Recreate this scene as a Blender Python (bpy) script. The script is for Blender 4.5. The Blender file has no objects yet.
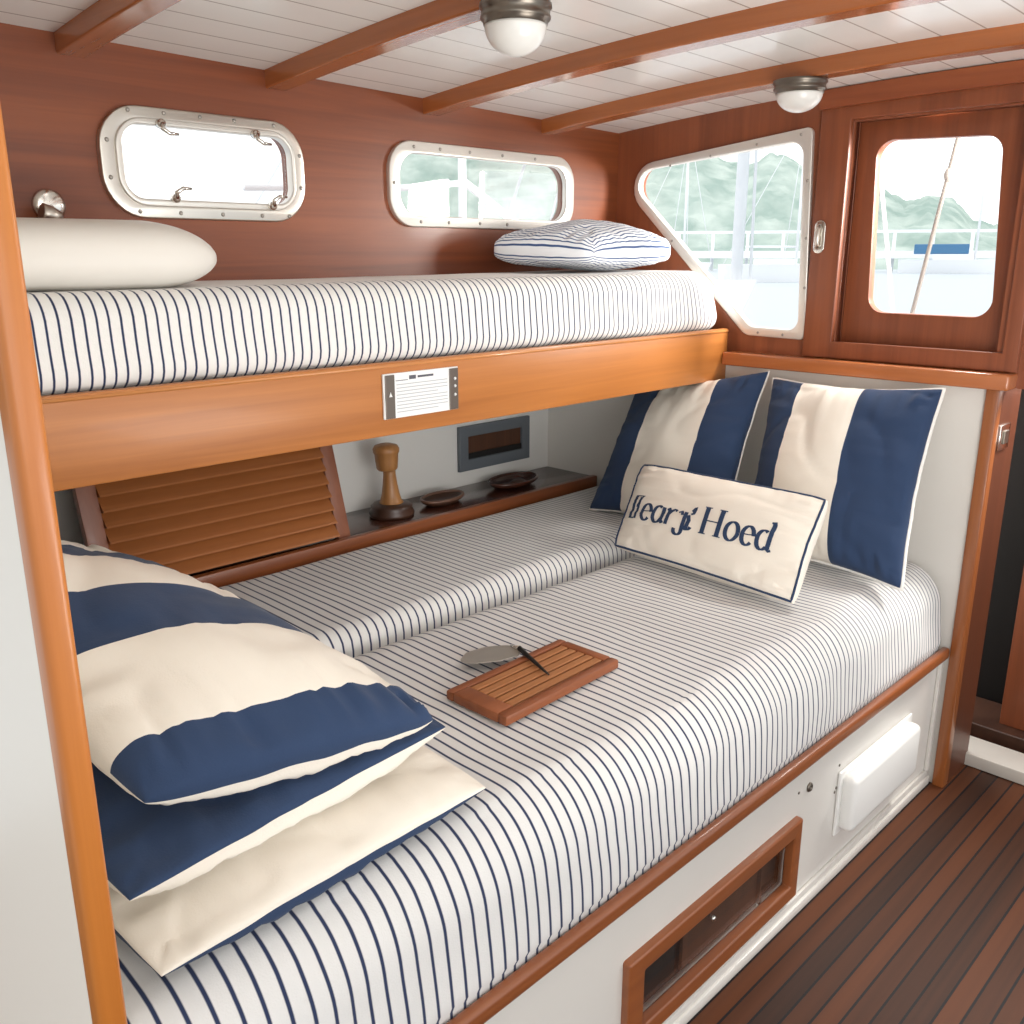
import bpy, bmesh, math, random
from mathutils import Vector, Matrix, noise

random.seed(7)
scene = bpy.context.scene
COL = scene.collection
PI = math.pi

# ------------------------------------------------------------------ materials
def new_mat(name):
    m = bpy.data.materials.new(name); m.use_nodes = True
    nt = m.node_tree; b = nt.nodes['Principled BSDF']
    return m, nt, b

def lin(c):
    def f(v):
        v /= 255.0
        return v / 12.92 if v <= 0.04045 else ((v + 0.055) / 1.055) ** 2.4
    return (f(c[0]), f(c[1]), f(c[2]), 1.0)

def N(nt, kind, **kw):
    n = nt.nodes.new(kind)
    for k, v in kw.items():
        setattr(n, k, v)
    return n

def plain(name, rgb, rough=0.5, metal=0.0, coat=0.0, bump=0.0, bscale=200, spec=0.5, var=0.0):
    m, nt, b = new_mat(name)
    b.inputs['Base Color'].default_value = lin(rgb)
    b.inputs['Roughness'].default_value = rough
    b.inputs['Metallic'].default_value = metal
    b.inputs['Coat Weight'].default_value = coat
    b.inputs['Specular IOR Level'].default_value = spec
    tc = N(nt, 'ShaderNodeTexCoord')
    if bump > 0:
        nz = N(nt, 'ShaderNodeTexNoise'); nz.inputs['Scale'].default_value = bscale
        nt.links.new(tc.outputs['Object'], nz.inputs['Vector'])
        bp = N(nt, 'ShaderNodeBump'); bp.inputs['Strength'].default_value = bump
        bp.inputs['Distance'].default_value = 0.002
        nt.links.new(nz.outputs['Fac'], bp.inputs['Height'])
        nt.links.new(bp.outputs['Normal'], b.inputs['Normal'])
    if var > 0:
        nz = N(nt, 'ShaderNodeTexNoise'); nz.inputs['Scale'].default_value = 4
        nt.links.new(tc.outputs['Object'], nz.inputs['Vector'])
        mx = N(nt, 'ShaderNodeMix', data_type='RGBA')
        c = lin(rgb)
        mx.inputs['A'].default_value = tuple(v * (1 - var) for v in c[:3]) + (1,)
        mx.inputs['B'].default_value = tuple(min(1, v * (1 + var)) for v in c[:3]) + (1,)
        nt.links.new(nz.outputs['Fac'], mx.inputs['Factor'])
        nt.links.new(mx.outputs['Result'], b.inputs['Base Color'])
    return m

def wood(name, dark, light, axis='X', rough=0.3, coat=0.3, scale=1.0, contrast=1.0):
    """varnished wood: long streaky grain along one axis"""
    m, nt, b = new_mat(name)
    tc = N(nt, 'ShaderNodeTexCoord'); mp = N(nt, 'ShaderNodeMapping')
    s = {'X': (0.9, 26, 26), 'Y': (26, 0.9, 26), 'Z': (26, 26, 0.9)}[axis]
    mp.inputs['Scale'].default_value = tuple(v * scale for v in s)
    nt.links.new(tc.outputs['Object'], mp.inputs['Vector'])
    n1 = N(nt, 'ShaderNodeTexNoise'); n1.inputs['Scale'].default_value = 1.0
    n1.inputs['Detail'].default_value = 6; n1.inputs['Roughness'].default_value = 0.6
    n1.inputs['Distortion'].default_value = 0.6
    nt.links.new(mp.outputs['Vector'], n1.inputs['Vector'])
    mp2 = N(nt, 'ShaderNodeMapping')
    s2 = {'X': (0.5, 5, 5), 'Y': (5, 0.5, 5), 'Z': (5, 5, 0.5)}[axis]
    mp2.inputs['Scale'].default_value = tuple(v * scale for v in s2)
    nt.links.new(tc.outputs['Object'], mp2.inputs['Vector'])
    n2 = N(nt, 'ShaderNodeTexNoise'); n2.inputs['Scale'].default_value = 1.0; n2.inputs['Detail'].default_value = 3
    nt.links.new(mp2.outputs['Vector'], n2.inputs['Vector'])
    mth = N(nt, 'ShaderNodeMath', operation='MULTIPLY_ADD')
    mth.inputs[1].default_value = 0.6; 
    nt.links.new(n1.outputs['Fac'], mth.inputs[0])
    ml = N(nt, 'ShaderNodeMath', operation='MULTIPLY'); ml.inputs[1].default_value = 0.4
    nt.links.new(n2.outputs['Fac'], ml.inputs[0])
    nt.links.new(ml.outputs[0], mth.inputs[2])
    cr = N(nt, 'ShaderNodeValToRGB')
    h = 0.17 / contrast
    cr.color_ramp.elements[0].position = 0.5 - h; cr.color_ramp.elements[0].color = lin(dark)
    cr.color_ramp.elements[1].position = 0.5 + h; cr.color_ramp.elements[1].color = lin(light)
    nt.links.new(mth.outputs[0], cr.inputs['Fac'])
    nt.links.new(cr.outputs['Color'], b.inputs['Base Color'])
    b.inputs['Roughness'].default_value = rough
    b.inputs['Coat Weight'].default_value = coat
    b.inputs['Coat Roughness'].default_value = 0.12
    bp = N(nt, 'ShaderNodeBump'); bp.inputs['Strength'].default_value = 0.05; bp.inputs['Distance'].default_value = 0.001
    nt.links.new(n1.outputs['Fac'], bp.inputs['Height'])
    nt.links.new(bp.outputs['Normal'], b.inputs['Normal'])
    return m

def fabric_tail(nt, b):
    """fine woven bump shared by the fabrics"""
    tc = N(nt, 'ShaderNodeTexCoord')
    nz = N(nt, 'ShaderNodeTexNoise'); nz.inputs['Scale'].default_value = 350
    nt.links.new(tc.outputs['Object'], nz.inputs['Vector'])
    n2 = N(nt, 'ShaderNodeTexNoise'); n2.inputs['Scale'].default_value = 14; n2.inputs['Detail'].default_value = 3
    nt.links.new(tc.outputs['Object'], n2.inputs['Vector'])
    ad = N(nt, 'ShaderNodeMath', operation='MULTIPLY_ADD'); ad.inputs[1].default_value = 4.0
    nt.links.new(n2.outputs['Fac'], ad.inputs[0]); nt.links.new(nz.outputs['Fac'], ad.inputs[2])
    bp = N(nt, 'ShaderNodeBump'); bp.inputs['Strength'].default_value = 0.22; bp.inputs['Distance'].default_value = 0.002
    nt.links.new(ad.outputs[0], bp.inputs['Height'])
    nt.links.new(bp.outputs['Normal'], b.inputs['Normal'])
    b.inputs['Roughness'].default_value = 0.85
    b.inputs['Specular IOR Level'].default_value = 0.2
    b.inputs['Sheen Weight'].default_value = 0.1

def fabric(name, rgb):
    m, nt, b = new_mat(name)
    b.inputs['Base Color'].default_value = lin(rgb)
    fabric_tail(nt, b)
    return m

def ticking(name, base, stripe, width=0.2, uvaxis=0, fade=None):
    """fine stripes: one stripe per unit of the UV coordinate"""
    m, nt, b = new_mat(name)
    uv = N(nt, 'ShaderNodeUVMap'); uv.uv_map = 'UVMap'
    sp = N(nt, 'ShaderNodeSeparateXYZ'); nt.links.new(uv.outputs['UV'], sp.inputs[0])
    fr = N(nt, 'ShaderNodeMath', operation='FRACT'); nt.links.new(sp.outputs[uvaxis], fr.inputs[0])
    # soft edged band centred at 0.5
    sb = N(nt, 'ShaderNodeMath', operation='SUBTRACT'); sb.inputs[1].default_value = 0.5
    nt.links.new(fr.outputs[0], sb.inputs[0])
    ab = N(nt, 'ShaderNodeMath', operation='ABSOLUTE'); nt.links.new(sb.outputs[0], ab.inputs[0])
    mr = N(nt, 'ShaderNodeMapRange'); mr.inputs['From Min'].default_value = width / 2 - 0.03
    mr.inputs['From Max'].default_value = width / 2 + 0.03
    mr.inputs['To Min'].default_value = 1; mr.inputs['To Max'].default_value = 0
    nt.links.new(ab.outputs[0], mr.inputs['Value'])
    mx = N(nt, 'ShaderNodeMix', data_type='RGBA')
    mx.inputs['A'].default_value = lin(base); mx.inputs['B'].default_value = lin(stripe)
    fac = mr.outputs[0]
    if fade:        # stripes bleached by painted overexposure towards the middle of the bed
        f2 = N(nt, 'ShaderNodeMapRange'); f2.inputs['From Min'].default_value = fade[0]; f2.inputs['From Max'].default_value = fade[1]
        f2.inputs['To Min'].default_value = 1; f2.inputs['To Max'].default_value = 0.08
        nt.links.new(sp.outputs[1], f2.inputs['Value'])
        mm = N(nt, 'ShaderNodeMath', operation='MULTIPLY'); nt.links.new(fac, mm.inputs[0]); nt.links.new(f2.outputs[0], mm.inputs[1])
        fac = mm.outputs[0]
    nt.links.new(fac, mx.inputs['Factor'])
    nt.links.new(mx.outputs['Result'], b.inputs['Base Color'])
    fabric_tail(nt, b)
    return m

def broad(name, stops, axis=0):
    """broad stripes across a cushion: stops = [(pos, rgb)] along UV"""
    m, nt, b = new_mat(name)
    uv = N(nt, 'ShaderNodeUVMap'); uv.uv_map = 'UVMap'
    sp = N(nt, 'ShaderNodeSeparateXYZ'); nt.links.new(uv.outputs['UV'], sp.inputs[0])
    cr = N(nt, 'ShaderNodeValToRGB'); cr.color_ramp.interpolation = 'CONSTANT'
    els = cr.color_ramp.elements
    els[0].position = 0; els[0].color = lin(stops[0][1])
    els[1].position = stops[1][0]; els[1].color = lin(stops[1][1])
    for p, c in stops[2:]:
        e = els.new(p); e.color = lin(c)
    nt.links.new(sp.outputs[axis], cr.inputs['Fac'])
    nt.links.new(cr.outputs['Color'], b.inputs['Base Color'])
    fabric_tail(nt, b)
    return m

def plank_floor(name):
    m, nt, b = new_mat(name)
    tc = N(nt, 'ShaderNodeTexCoord'); sp = N(nt, 'ShaderNodeSeparateXYZ')
    nt.links.new(tc.outputs['Object'], sp.inputs[0])
    dv = N(nt, 'ShaderNodeMath', operation='MULTIPLY_ADD'); dv.inputs[1].default_value = 1 / 0.0465
    dv.inputs[2].default_value = 40.36
    nt.links.new(sp.outputs['Y'], dv.inputs[0])
    fl = N(nt, 'ShaderNodeMath', operation='FLOOR'); nt.links.new(dv.outputs[0], fl.inputs[0])
    fr = N(nt, 'ShaderNodeMath', operation='FRACT'); nt.links.new(dv.outputs[0], fr.inputs[0])
    lt = N(nt, 'ShaderNodeMath', operation='LESS_THAN'); lt.inputs[1].default_value = 0.12
    nt.links.new(fr.outputs[0], lt.inputs[0])
    wn = N(nt, 'ShaderNodeTexWhiteNoise', noise_dimensions='1D'); nt.links.new(fl.outputs[0], wn.inputs['W'])
    mp = N(nt, 'ShaderNodeMapping'); mp.inputs['Scale'].default_value = (1.2, 40, 10)
    nt.links.new(tc.outputs['Object'], mp.inputs['Vector'])
    nz = N(nt, 'ShaderNodeTexNoise'); nz.inputs['Scale'].default_value = 1; nz.inputs['Detail'].default_value = 5
    nt.links.new(mp.outputs['Vector'], nz.inputs['Vector'])
    ad = N(nt, 'ShaderNodeMath', operation='MULTIPLY_ADD'); ad.inputs[1].default_value = 0.4
    nt.links.new(nz.outputs['Fac'], ad.inputs[0]); 
    m2 = N(nt, 'ShaderNodeMath', operation='MULTIPLY'); m2.inputs[1].default_value = 0.62
    nt.links.new(wn.outputs['Value'], m2.inputs[0]); nt.links.new(m2.outputs[0], ad.inputs[2])
    cr = N(nt, 'ShaderNodeValToRGB')
    cr.color_ramp.elements[0].position = 0.2; cr.color_ramp.elements[0].color = lin((52, 32, 22))
    cr.color_ramp.elements[1].position = 0.95; cr.color_ramp.elements[1].color = lin((104, 58, 31))
    nt.links.new(ad.outputs[0], cr.inputs['Fac'])
    mx = N(nt, 'ShaderNodeMix', data_type='RGBA'); mx.inputs['B'].default_value = lin((24, 22, 24))
    nt.links.new(lt.outputs[0], mx.inputs['Factor']); nt.links.new(cr.outputs['Color'], mx.inputs['A'])
    nt.links.new(mx.outputs['Result'], b.inputs['Base Color'])
    b.inputs['Roughness'].default_value = 0.55; b.inputs['Specular IOR Level'].default_value = 0.25
    bp = N(nt, 'ShaderNodeBump'); bp.inputs['Strength'].default_value = 0.4; bp.inputs['Distance'].default_value = 0.001
    bp.invert = True
    nt.links.new(lt.outputs[0], bp.inputs['Height']); nt.links.new(bp.outputs['Normal'], b.inputs['Normal'])
    return m

def plank_ceiling(name):
    m, nt, b = new_mat(name)
    tc = N(nt, 'ShaderNodeTexCoord'); sp = N(nt, 'ShaderNodeSeparateXYZ')
    nt.links.new(tc.outputs['Object'], sp.inputs[0])
    dv = N(nt, 'ShaderNodeMath', operation='MULTIPLY_ADD'); dv.inputs[1].default_value = 1 / 0.1
    dv.inputs[2].default_value = 40.5
    nt.links.new(sp.outputs['Y'], dv.inputs[0])
    fr = N(nt, 'ShaderNodeMath', operation='FRACT'); nt.links.new(dv.outputs[0], fr.inputs[0])
    lt = N(nt, 'ShaderNodeMath', operation='LESS_THAN'); lt.inputs[1].default_value = 0.045
    nt.links.new(fr.outputs[0], lt.inputs[0])
    mx = N(nt, 'ShaderNodeMix', data_type='RGBA')
    mx.inputs['A'].default_value = lin((238, 236, 231)); mx.inputs['B'].default_value = lin((176, 170, 162))
    nt.links.new(lt.outputs[0], mx.inputs['Factor'])
    nt.links.new(mx.outputs['Result'], b.inputs['Base Color'])
    b.inputs['Roughness'].default_value = 0.22
    nz = N(nt, 'ShaderNodeTexNoise'); nz.inputs['Scale'].default_value = 6
    nt.links.new(tc.outputs['Object'], nz.inputs['Vector'])
    bp = N(nt, 'ShaderNodeBump'); bp.inputs['Strength'].default_value = 0.25; bp.inputs['Distance'].default_value = 0.003
    nt.links.new(nz.outputs['Fac'], bp.inputs['Height']); nt.links.new(bp.outputs['Normal'], b.inputs['Normal'])
    return m

def glass(name, rough=0.0, tint=(1, 1, 1, 1)):
    m, nt, b = new_mat(name)
    out = nt.nodes['Material Output']
    nt.nodes.remove(b)
    tr = N(nt, 'ShaderNodeBsdfTransparent'); tr.inputs['Color'].default_value = tint
    gl = N(nt, 'ShaderNodeBsdfGlossy'); gl.inputs['Roughness'].default_value = 0.02 + rough
    fr = N(nt, 'ShaderNodeFresnel'); fr.inputs['IOR'].default_value = 1.45
    mu = N(nt, 'ShaderNodeMath', operation='MULTIPLY'); mu.inputs[1].default_value = 0.3
    nt.links.new(fr.outputs[0], mu.inputs[0])
    mx = N(nt, 'ShaderNodeMixShader')
    nt.links.new(mu.outputs[0], mx.inputs[0])
    nt.links.new(tr.outputs[0], mx.inputs[1]); nt.links.new(gl.outputs[0], mx.inputs[2])
    nt.links.new(mx.outputs[0], out.inputs['Surface'])
    return m

NAVY = (46, 63, 92); CREAM = (234, 226, 213); WHITEF = (236, 233, 227)
M = {}
M['mahog_x'] = wood('mahogany panel', (106, 51, 28), (150, 80, 42), 'X', 0.40, 0.12)
M['mahog_y'] = wood('mahogany crosswise', (128, 64, 36), (164, 90, 50), 'Y', 0.40, 0.12)
M['mahog_z'] = wood('mahogany upright', (114, 60, 37), (150, 83, 50), 'Z', 0.40, 0.12)
M['beam'] = wood('beam varnish', (138, 76, 38), (178, 104, 54), 'Y', 0.22, 0.5)
M['teak_x'] = wood('teak fascia', (160, 94, 40), (198, 126, 60), 'X', 0.42, 0.08)
M['teak_rim'] = wood('teak rim', (122, 66, 34), (156, 90, 48), 'X', 0.38, 0.3)
M['teak_z'] = wood('teak upright', (172, 98, 36), (200, 124, 50), 'Z', 0.4, 0.15)
M['ledge'] = wood('ledge varnish', (162, 92, 50), (192, 118, 70), 'Y', 0.26, 0.4)
M['louver'] = wood('louver teak', (142, 82, 40), (176, 110, 60), 'X', 0.45, 0.1)
M['stile'] = wood('louver frame', (122, 70, 48), (148, 92, 66), 'Z', 0.45, 0.1)
M['shelf'] = wood('dark shelf varnish', (50, 26, 18), (76, 40, 28), 'X', 0.25, 0.4)
M['shelf_lip'] = wood('shelf lip', (110, 58, 30), (148, 82, 42), 'X', 0.3, 0.3)
M['board'] = wood('serving board teak', (152, 96, 54), (188, 126, 78), 'X', 0.5, 0.0)
M['board_rim'] = wood('serving board rim', (122, 66, 36), (154, 88, 50), 'X', 0.45, 0.05)
M['turned'] = wood('turned wood', (138, 90, 48), (184, 130, 76), 'Z', 0.45, 0.1)
M['darkwood'] = wood('dark wood', (52, 32, 24), (80, 52, 38), 'X', 0.4, 0.1)
M['lockerwood'] = wood('locker inside', (66, 40, 27), (92, 58, 38), 'Z', 0.5, 0.0)
M['groove'] = plain('groove dark', (22, 13, 9), 0.8)
M['black'] = plain('black', (16, 14, 13), 0.6)
M['white'] = plain('white gloss panel', (219, 215, 208), 0.3, bump=0.05, bscale=30, var=0.03)
M['white_dim'] = plain('white painted', (226, 224, 219), 0.5, bump=0.05, bscale=30, var=0.03)
M['plastic'] = plain('white plastic', (238, 237, 233), 0.35)
M['chrome'] = plain('polished steel', (226, 222, 214), 0.16, metal=1.0)
M['steel'] = plain('brushed steel', (212, 206, 196), 0.3, metal=1.0)
M['satin'] = plain('pale satin metal', (226, 222, 214), 0.35, metal=0.55)
M['bronze'] = plain('grey bronze', (118, 110, 100), 0.32, metal=0.8)
M['bronze2'] = plain('screw heads', (170, 164, 156), 0.35, metal=0.6)
M['greyframe'] = plain('grey frame', (98, 104, 110), 0.5)
M['paper'] = plain('paper', (238, 238, 236), 0.7)
M['ink'] = plain('faint ink', (176, 178, 182), 0.8)
M['ink2'] = plain('dark ink', (92, 92, 100), 0.8)
M['cardend'] = plain('card holder end', (112, 102, 94), 0.35, metal=0.5)
M['navy'] = fabric('navy cloth', NAVY)
M['cream'] = fabric('cream cloth', CREAM)
M['whitecloth'] = fabric('white cloth', WHITEF)
M['vinyl'] = plain('white vinyl', (236, 231, 222), 0.5, spec=0.3)
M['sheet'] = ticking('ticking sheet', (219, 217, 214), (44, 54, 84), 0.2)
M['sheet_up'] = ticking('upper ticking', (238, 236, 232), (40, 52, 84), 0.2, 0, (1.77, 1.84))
M['tick_pillow'] = ticking('pillow ticking', (236, 238, 240), (62, 86, 130), 0.32, 1)
M['floor'] = plank_floor('teak sole')
M['ceil'] = plank_ceiling('planked deckhead')
M['glass'] = glass('pane')
M['frost'] = plain('lamp glass', (232, 230, 224), 0.25, spec=0.6)
M['smoke'] = plain('dark blade', (176, 170, 162), 0.3, metal=0.5)
M['canvas'] = plain('blue canvas', (70, 120, 160), 0.7)
M['gel'] = plain('boat white', (245, 246, 248), 0.5)
M['rope'] = plain('rope', (132, 126, 120), 0.9)
M['mast'] = plain('mast white', (240, 242, 244), 0.5)

# ------------------------------------------------------------------ helpers
def link_mesh(name, me, loc=(0, 0, 0), parent=None):
    o = bpy.data.objects.new(name, me); COL.objects.link(o)
    o.location = loc
    if parent is not None:
        o.parent = parent
    return o

def world_loc(o):
    v = Vector(o.location)
    while o.parent:
        o = o.parent; v += Vector(o.location)
    return v

def obj(name, bm, mat, parent=None, smooth=False, origin=None):
    """link a bmesh given in world coordinates as ONE mesh object, origin at its base"""
    if isinstance(bm, bpy.types.Mesh):
        b2 = bmesh.new(); b2.from_mesh(bm); bm = b2
    bmesh.ops.recalc_face_normals(bm, faces=bm.faces)
    vs = [v.co for v in bm.verts]
    if origin is None:
        xs = [v.x for v in vs]; ys = [v.y for v in vs]; zs = [v.z for v in vs]
        origin = Vector(((min(xs) + max(xs)) / 2, (min(ys) + max(ys)) / 2, min(zs)))
    origin = Vector(origin)
    for v in bm.verts:
        v.co -= origin
    me = bpy.data.meshes.new(name); bm.to_mesh(me); bm.free()
    for m in (mat if isinstance(mat, (list, tuple)) else [mat]):
        me.materials.append(m)
    if smooth:
        for p in me.polygons: p.use_smooth = True
    pl = world_loc(parent) if parent is not None else Vector((0, 0, 0))
    return link_mesh(name, me, origin - pl, parent)

def sharp(o, deg=35):
    """smooth shading that keeps hard edges"""
    me = o.data
    for p in me.polygons: p.use_smooth = True
    bm = bmesh.new(); bm.from_mesh(me)
    for e in bm.edges:
        if len(e.link_faces) == 2 and e.calc_face_angle(0) > math.radians(deg):
            e.smooth = False
    bm.to_mesh(me); bm.free()
    return o

def tag(o, label, cat, group=None, kind=None):
    o['label'] = label; o['category'] = cat
    if group: o['group'] = group
    if kind: o['kind'] = kind
    return o

def struct(o):
    o['kind'] = 'structure'; return o

def thing(name, label, cat, loc, group=None):
    o = bpy.data.objects.new(name, None); COL.objects.link(o)
    o.location = loc; o.empty_display_size = 0.05
    return tag(o, label, cat, group)

def dup(root, loc, label=None):
    r = root.copy(); COL.objects.link(r); r.location = loc
    if label: r['label'] = label
    for ch in list(root.children):
        c = ch.copy(); COL.objects.link(c); c.parent = r
        for g in list(ch.children):
            d = g.copy(); COL.objects.link(d); d.parent = c
    return r

def add_box(bm, lo, hi, bev=0.0, seg=2, mi=0, M4=None):
    r = bmesh.ops.create_cube(bm, size=1.0)
    vs = r['verts']
    c = [(lo[i] + hi[i]) / 2 for i in range(3)]; s = [hi[i] - lo[i] for i in range(3)]
    for v in vs:
        v.co = Vector((v.co.x * s[0] + c[0], v.co.y * s[1] + c[1], v.co.z * s[2] + c[2]))
    fs = list({f for v in vs for f in v.link_faces})
    for f in fs: f.material_index = mi
    allv = list(vs)
    if bev > 0:
        es = list({e for v in vs for e in v.link_edges})
        rr = bmesh.ops.bevel(bm, geom=es, offset=bev, segments=seg, affect='EDGES', profile=0.5)
        allv = list({v for f in rr['faces'] for v in f.verts} | {v for v in vs if v.is_valid})
        for f in rr['faces']: f.material_index = mi
    if M4 is not None:
        seen = set()
        for v in allv:
            if v.is_valid and v not in seen:
                seen.add(v); v.co = M4 @ v.co
    return bm

def box(lo, hi, bev=0.0, seg=2, M4=None):
    return add_box(bmesh.new(), lo, hi, bev, seg, 0, M4)

def add_tube(bm, pts, rad, seg=10, closed=False, caps=True):
    pts = [Vector(p) for p in pts]; n = len(pts)
    rads = rad if isinstance(rad, (list, tuple)) else [rad] * n
    rings = []; up = None
    for i, p in enumerate(pts):
        a = pts[(i - 1) % n] if (closed or i > 0) else p
        b = pts[(i + 1) % n] if (closed or i < n - 1) else p
        t = (b - a)
        if t.length < 1e-9: t = Vector((0, 0, 1))
        t.normalize()
        if up is None:
            up = Vector((0, 0, 1)) if abs(t.z) < 0.9 else Vector((1, 0, 0))
        x = up - t * up.dot(t)
        if x.length < 1e-6: x = t.orthogonal()
        x.normalize(); up = x; y = t.cross(x)
        rings.append([bm.verts.new(p + (x * math.cos(2 * PI * k / seg) + y * math.sin(2 * PI * k / seg)) * rads[i]) for k in range(seg)])
    m = n if closed else n - 1
    for i in range(m):
        A = rings[i]; B = rings[(i + 1) % n]
        for k in range(seg):
            bm.faces.new((A[k], A[(k + 1) % seg], B[(k + 1) % seg], B[k]))
    if caps and not closed:
        bm.faces.new(rings[0][::-1]); bm.faces.new(rings[-1])
    return bm

def tube(pts, rad, seg=10, closed=False):
    return add_tube(bmesh.new(), pts, rad, seg, closed)

def add_lathe(bm, prof, M4, seg=32):
    """prof: (radius, height); axis = local Z of M4"""
    rings = []
    for r, h in prof:
        if r < 1e-6:
            rings.append([bm.verts.new(M4 @ Vector((0, 0, h)))])
        else:
            rings.append([bm.verts.new(M4 @ Vector((r * math.cos(2 * PI * k / seg), r * math.sin(2 * PI * k / seg), h))) for k in range(seg)])
    for A, B in zip(rings[:-1], rings[1:]):
        for k in range(seg):
            a = A[k % len(A)]; b = A[(k + 1) % len(A)]; c = B[(k + 1) % len(B)]; d = B[k % len(B)]
            f = []
            for v in (a, b, c, d):
                if v not in f: f.append(v)
            if len(f) > 2: bm.faces.new(f)
    if len(rings[0]) > 1: bm.faces.new(rings[0][::-1])
    if len(rings[-1]) > 1: bm.faces.new(rings[-1])
    return bm

def lathe(prof, M4, seg=32): return add_lathe(bmesh.new(), prof, M4, seg)
def T(x, y, z): return Matrix.Translation((x, y, z))

def rpoly(pts, rads, n=8):
    """polygon with filleted corners"""
    out = []; m = len(pts)
    if not isinstance(rads, (list, tuple)): rads = [rads] * m
    for i in range(m):
        p = Vector(pts[i]); a = Vector(pts[i - 1]); b = Vector(pts[(i + 1) % m]); r = rads[i]
        u = (a - p).normalized(); v = (b - p).normalized()
        if r <= 0:
            out.append(tuple(p)); continue
        ang = u.angle(v); d = r / math.tan(ang / 2)
        c = p + (u + v).normalized() * (r / math.sin(ang / 2))
        s = p + u * d - c; e = p + v * d - c
        a0 = math.atan2(s.y, s.x); a1 = math.atan2(e.y, e.x); da = a1 - a0
        while da > PI: da -= 2 * PI
        while da < -PI: da += 2 * PI
        for k in range(n + 1):
            t = a0 + da * k / n
            out.append((c.x + r * math.cos(t), c.y + r * math.sin(t)))
    return out

def rect(u0, v0, u1, v1): return [(u0, v0), (u1, v0), (u1, v1), (u0, v1)]

def plate(loops, depth, mapping, bev=0.0):
    """extruded 2D shape; loops[0] outer, the rest holes; mapping(u,v,w) -> world, w in 0..depth"""
    cu = bpy.data.curves.new('shape', 'CURVE'); cu.dimensions = '2D'; cu.fill_mode = 'BOTH'
    cu.extrude = depth / 2 - bev; cu.bevel_depth = bev; cu.bevel_resolution = 2; cu.offset = -bev
    for lp in loops:
        s = cu.splines.new('POLY'); s.points.add(len(lp) - 1)
        for p, q in zip(s.points, lp): p.co = (q[0], q[1], 0, 1)
        s.use_cyclic_u = True
    o = bpy.data.objects.new('shape', cu); COL.objects.link(o)
    dg = bpy.context.evaluated_depsgraph_get(); dg.update()
    me = bpy.data.meshes.new_from_object(o.evaluated_get(dg))
    bpy.data.objects.remove(o); bpy.data.curves.remove(cu)
    bm = bmesh.new(); bm.from_mesh(me); bpy.data.meshes.remove(me)
    bmesh.ops.remove_doubles(bm, verts=bm.verts, dist=1e-5)
    for v in bm.verts:
        v.co = Vector(mapping(v.co.x, v.co.y, v.co.z + depth / 2))
    return bm

def map_x(x0):   # plane facing -X; u = y, v = z, w goes +X
    return lambda u, v, w: (x0 + w, u, v)
def map_y(y0):   # plane facing -Y; u = x, v = z, w goes +Y
    return lambda u, v, w: (u, y0 + w, v)

def nz(p, s, seed=0): return noise.noise(Vector((p[0] * s + seed * 13.7, p[1] * s - seed * 7.1, p[2] * s + seed * 3.3)))

# ------------------------------------------------------------------ camera
F_PX = 920.0; AZ = 0.7816; PITCH = 0.2724; H = 1.6
cam_d = bpy.data.cameras.new('camera'); cam_d.sensor_width = 36; cam_d.lens = F_PX / 1024 * 36
cam_d.clip_start = 0.02; cam_d.clip_end = 2000
cam = bpy.data.objects.new('camera', cam_d); COL.objects.link(cam)
cam.location = (0, 0, H); cam.rotation_euler = (PI / 2 - PITCH, 0, AZ - PI / 2)
scene.camera = cam

# ------------------------------------------------------------------ main dimensions
YF = 0.885          # front face of the lower berth
XB = 2.749          # white bulkhead below the ledge
XU = 2.78           # varnished bulkhead above the ledge
YW = 2.22           # varnished hull side above the upper bunk
YB = 2.52           # white hull side below the upper bunk
XP = 0.283          # after partition (behind the left-hand post)

def roof(x, y):     # underside of the beams
    return 2.048 - 0.0335 * (y - 0.85) ** 2 - 0.02 * (x - 2.4)

# ------------------------------------------------------------------ floor, ceiling, walls
bm = box((-1.2, -1.4, -0.05), (4.2, 2.7, 0.0))
struct(obj('floor', bm, M['floor'], origin=(0, 0, 0)))

bm = bmesh.new()
nx, ny = 14, 60
x0, x1, y0, y1 = -1.0, 2.9, -1.3, 2.36
g = [[None] * (ny + 1) for _ in range(nx + 1)]
for i in range(nx + 1):
    for j in range(ny + 1):
        x = x0 + (x1 - x0) * i / nx; y = y0 + (y1 - y0) * j / ny
        g[i][j] = (bm.verts.new((x, y, roof(x, y) + 0.042)), bm.verts.new((x, y, roof(x, y) + 0.085)))
for i in range(nx):
    for j in range(ny):
        for k in (0, 1):
            bm.faces.new((g[i][j][k], g[i + 1][j][k], g[i + 1][j + 1][k], g[i][j + 1][k]))
for i in range(nx):
    for j in (0, ny):
        bm.faces.new((g[i][j][0], g[i + 1][j][0], g[i + 1][j][1], g[i][j][1]))
for j in range(ny):
    for i in (0, nx):
        bm.faces.new((g[i][j][0], g[i][j + 1][0], g[i][j + 1][1], g[i][j][1]))
struct(obj('ceiling', bm, M['ceil'], smooth=False, origin=(0, 0, 2.0)))

# hull side with two portlight openings
port1 = rpoly([(0.955, 1.715), (1.409, 1.715), (1.409, 1.901), (0.955, 1.901)], 0.06)
port2 = rpoly([(1.760, 1.706), (2.496, 1.706), (2.496, 1.890), (1.760, 1.890)], 0.07)
outer = [(-1.0, 1.248), (XU + 0.05, 1.248)]
for k in range(13):
    x = XU + 0.05 - (XU + 1.05) * k / 12
    outer.append((x, roof(x, YW) + 0.05))
bm = plate([outer, port1, port2], 0.035, map_y(YW))
struct(obj('wall_left', bm, M['mahog_x'], origin=(0, YW, 1.2)))
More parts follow.
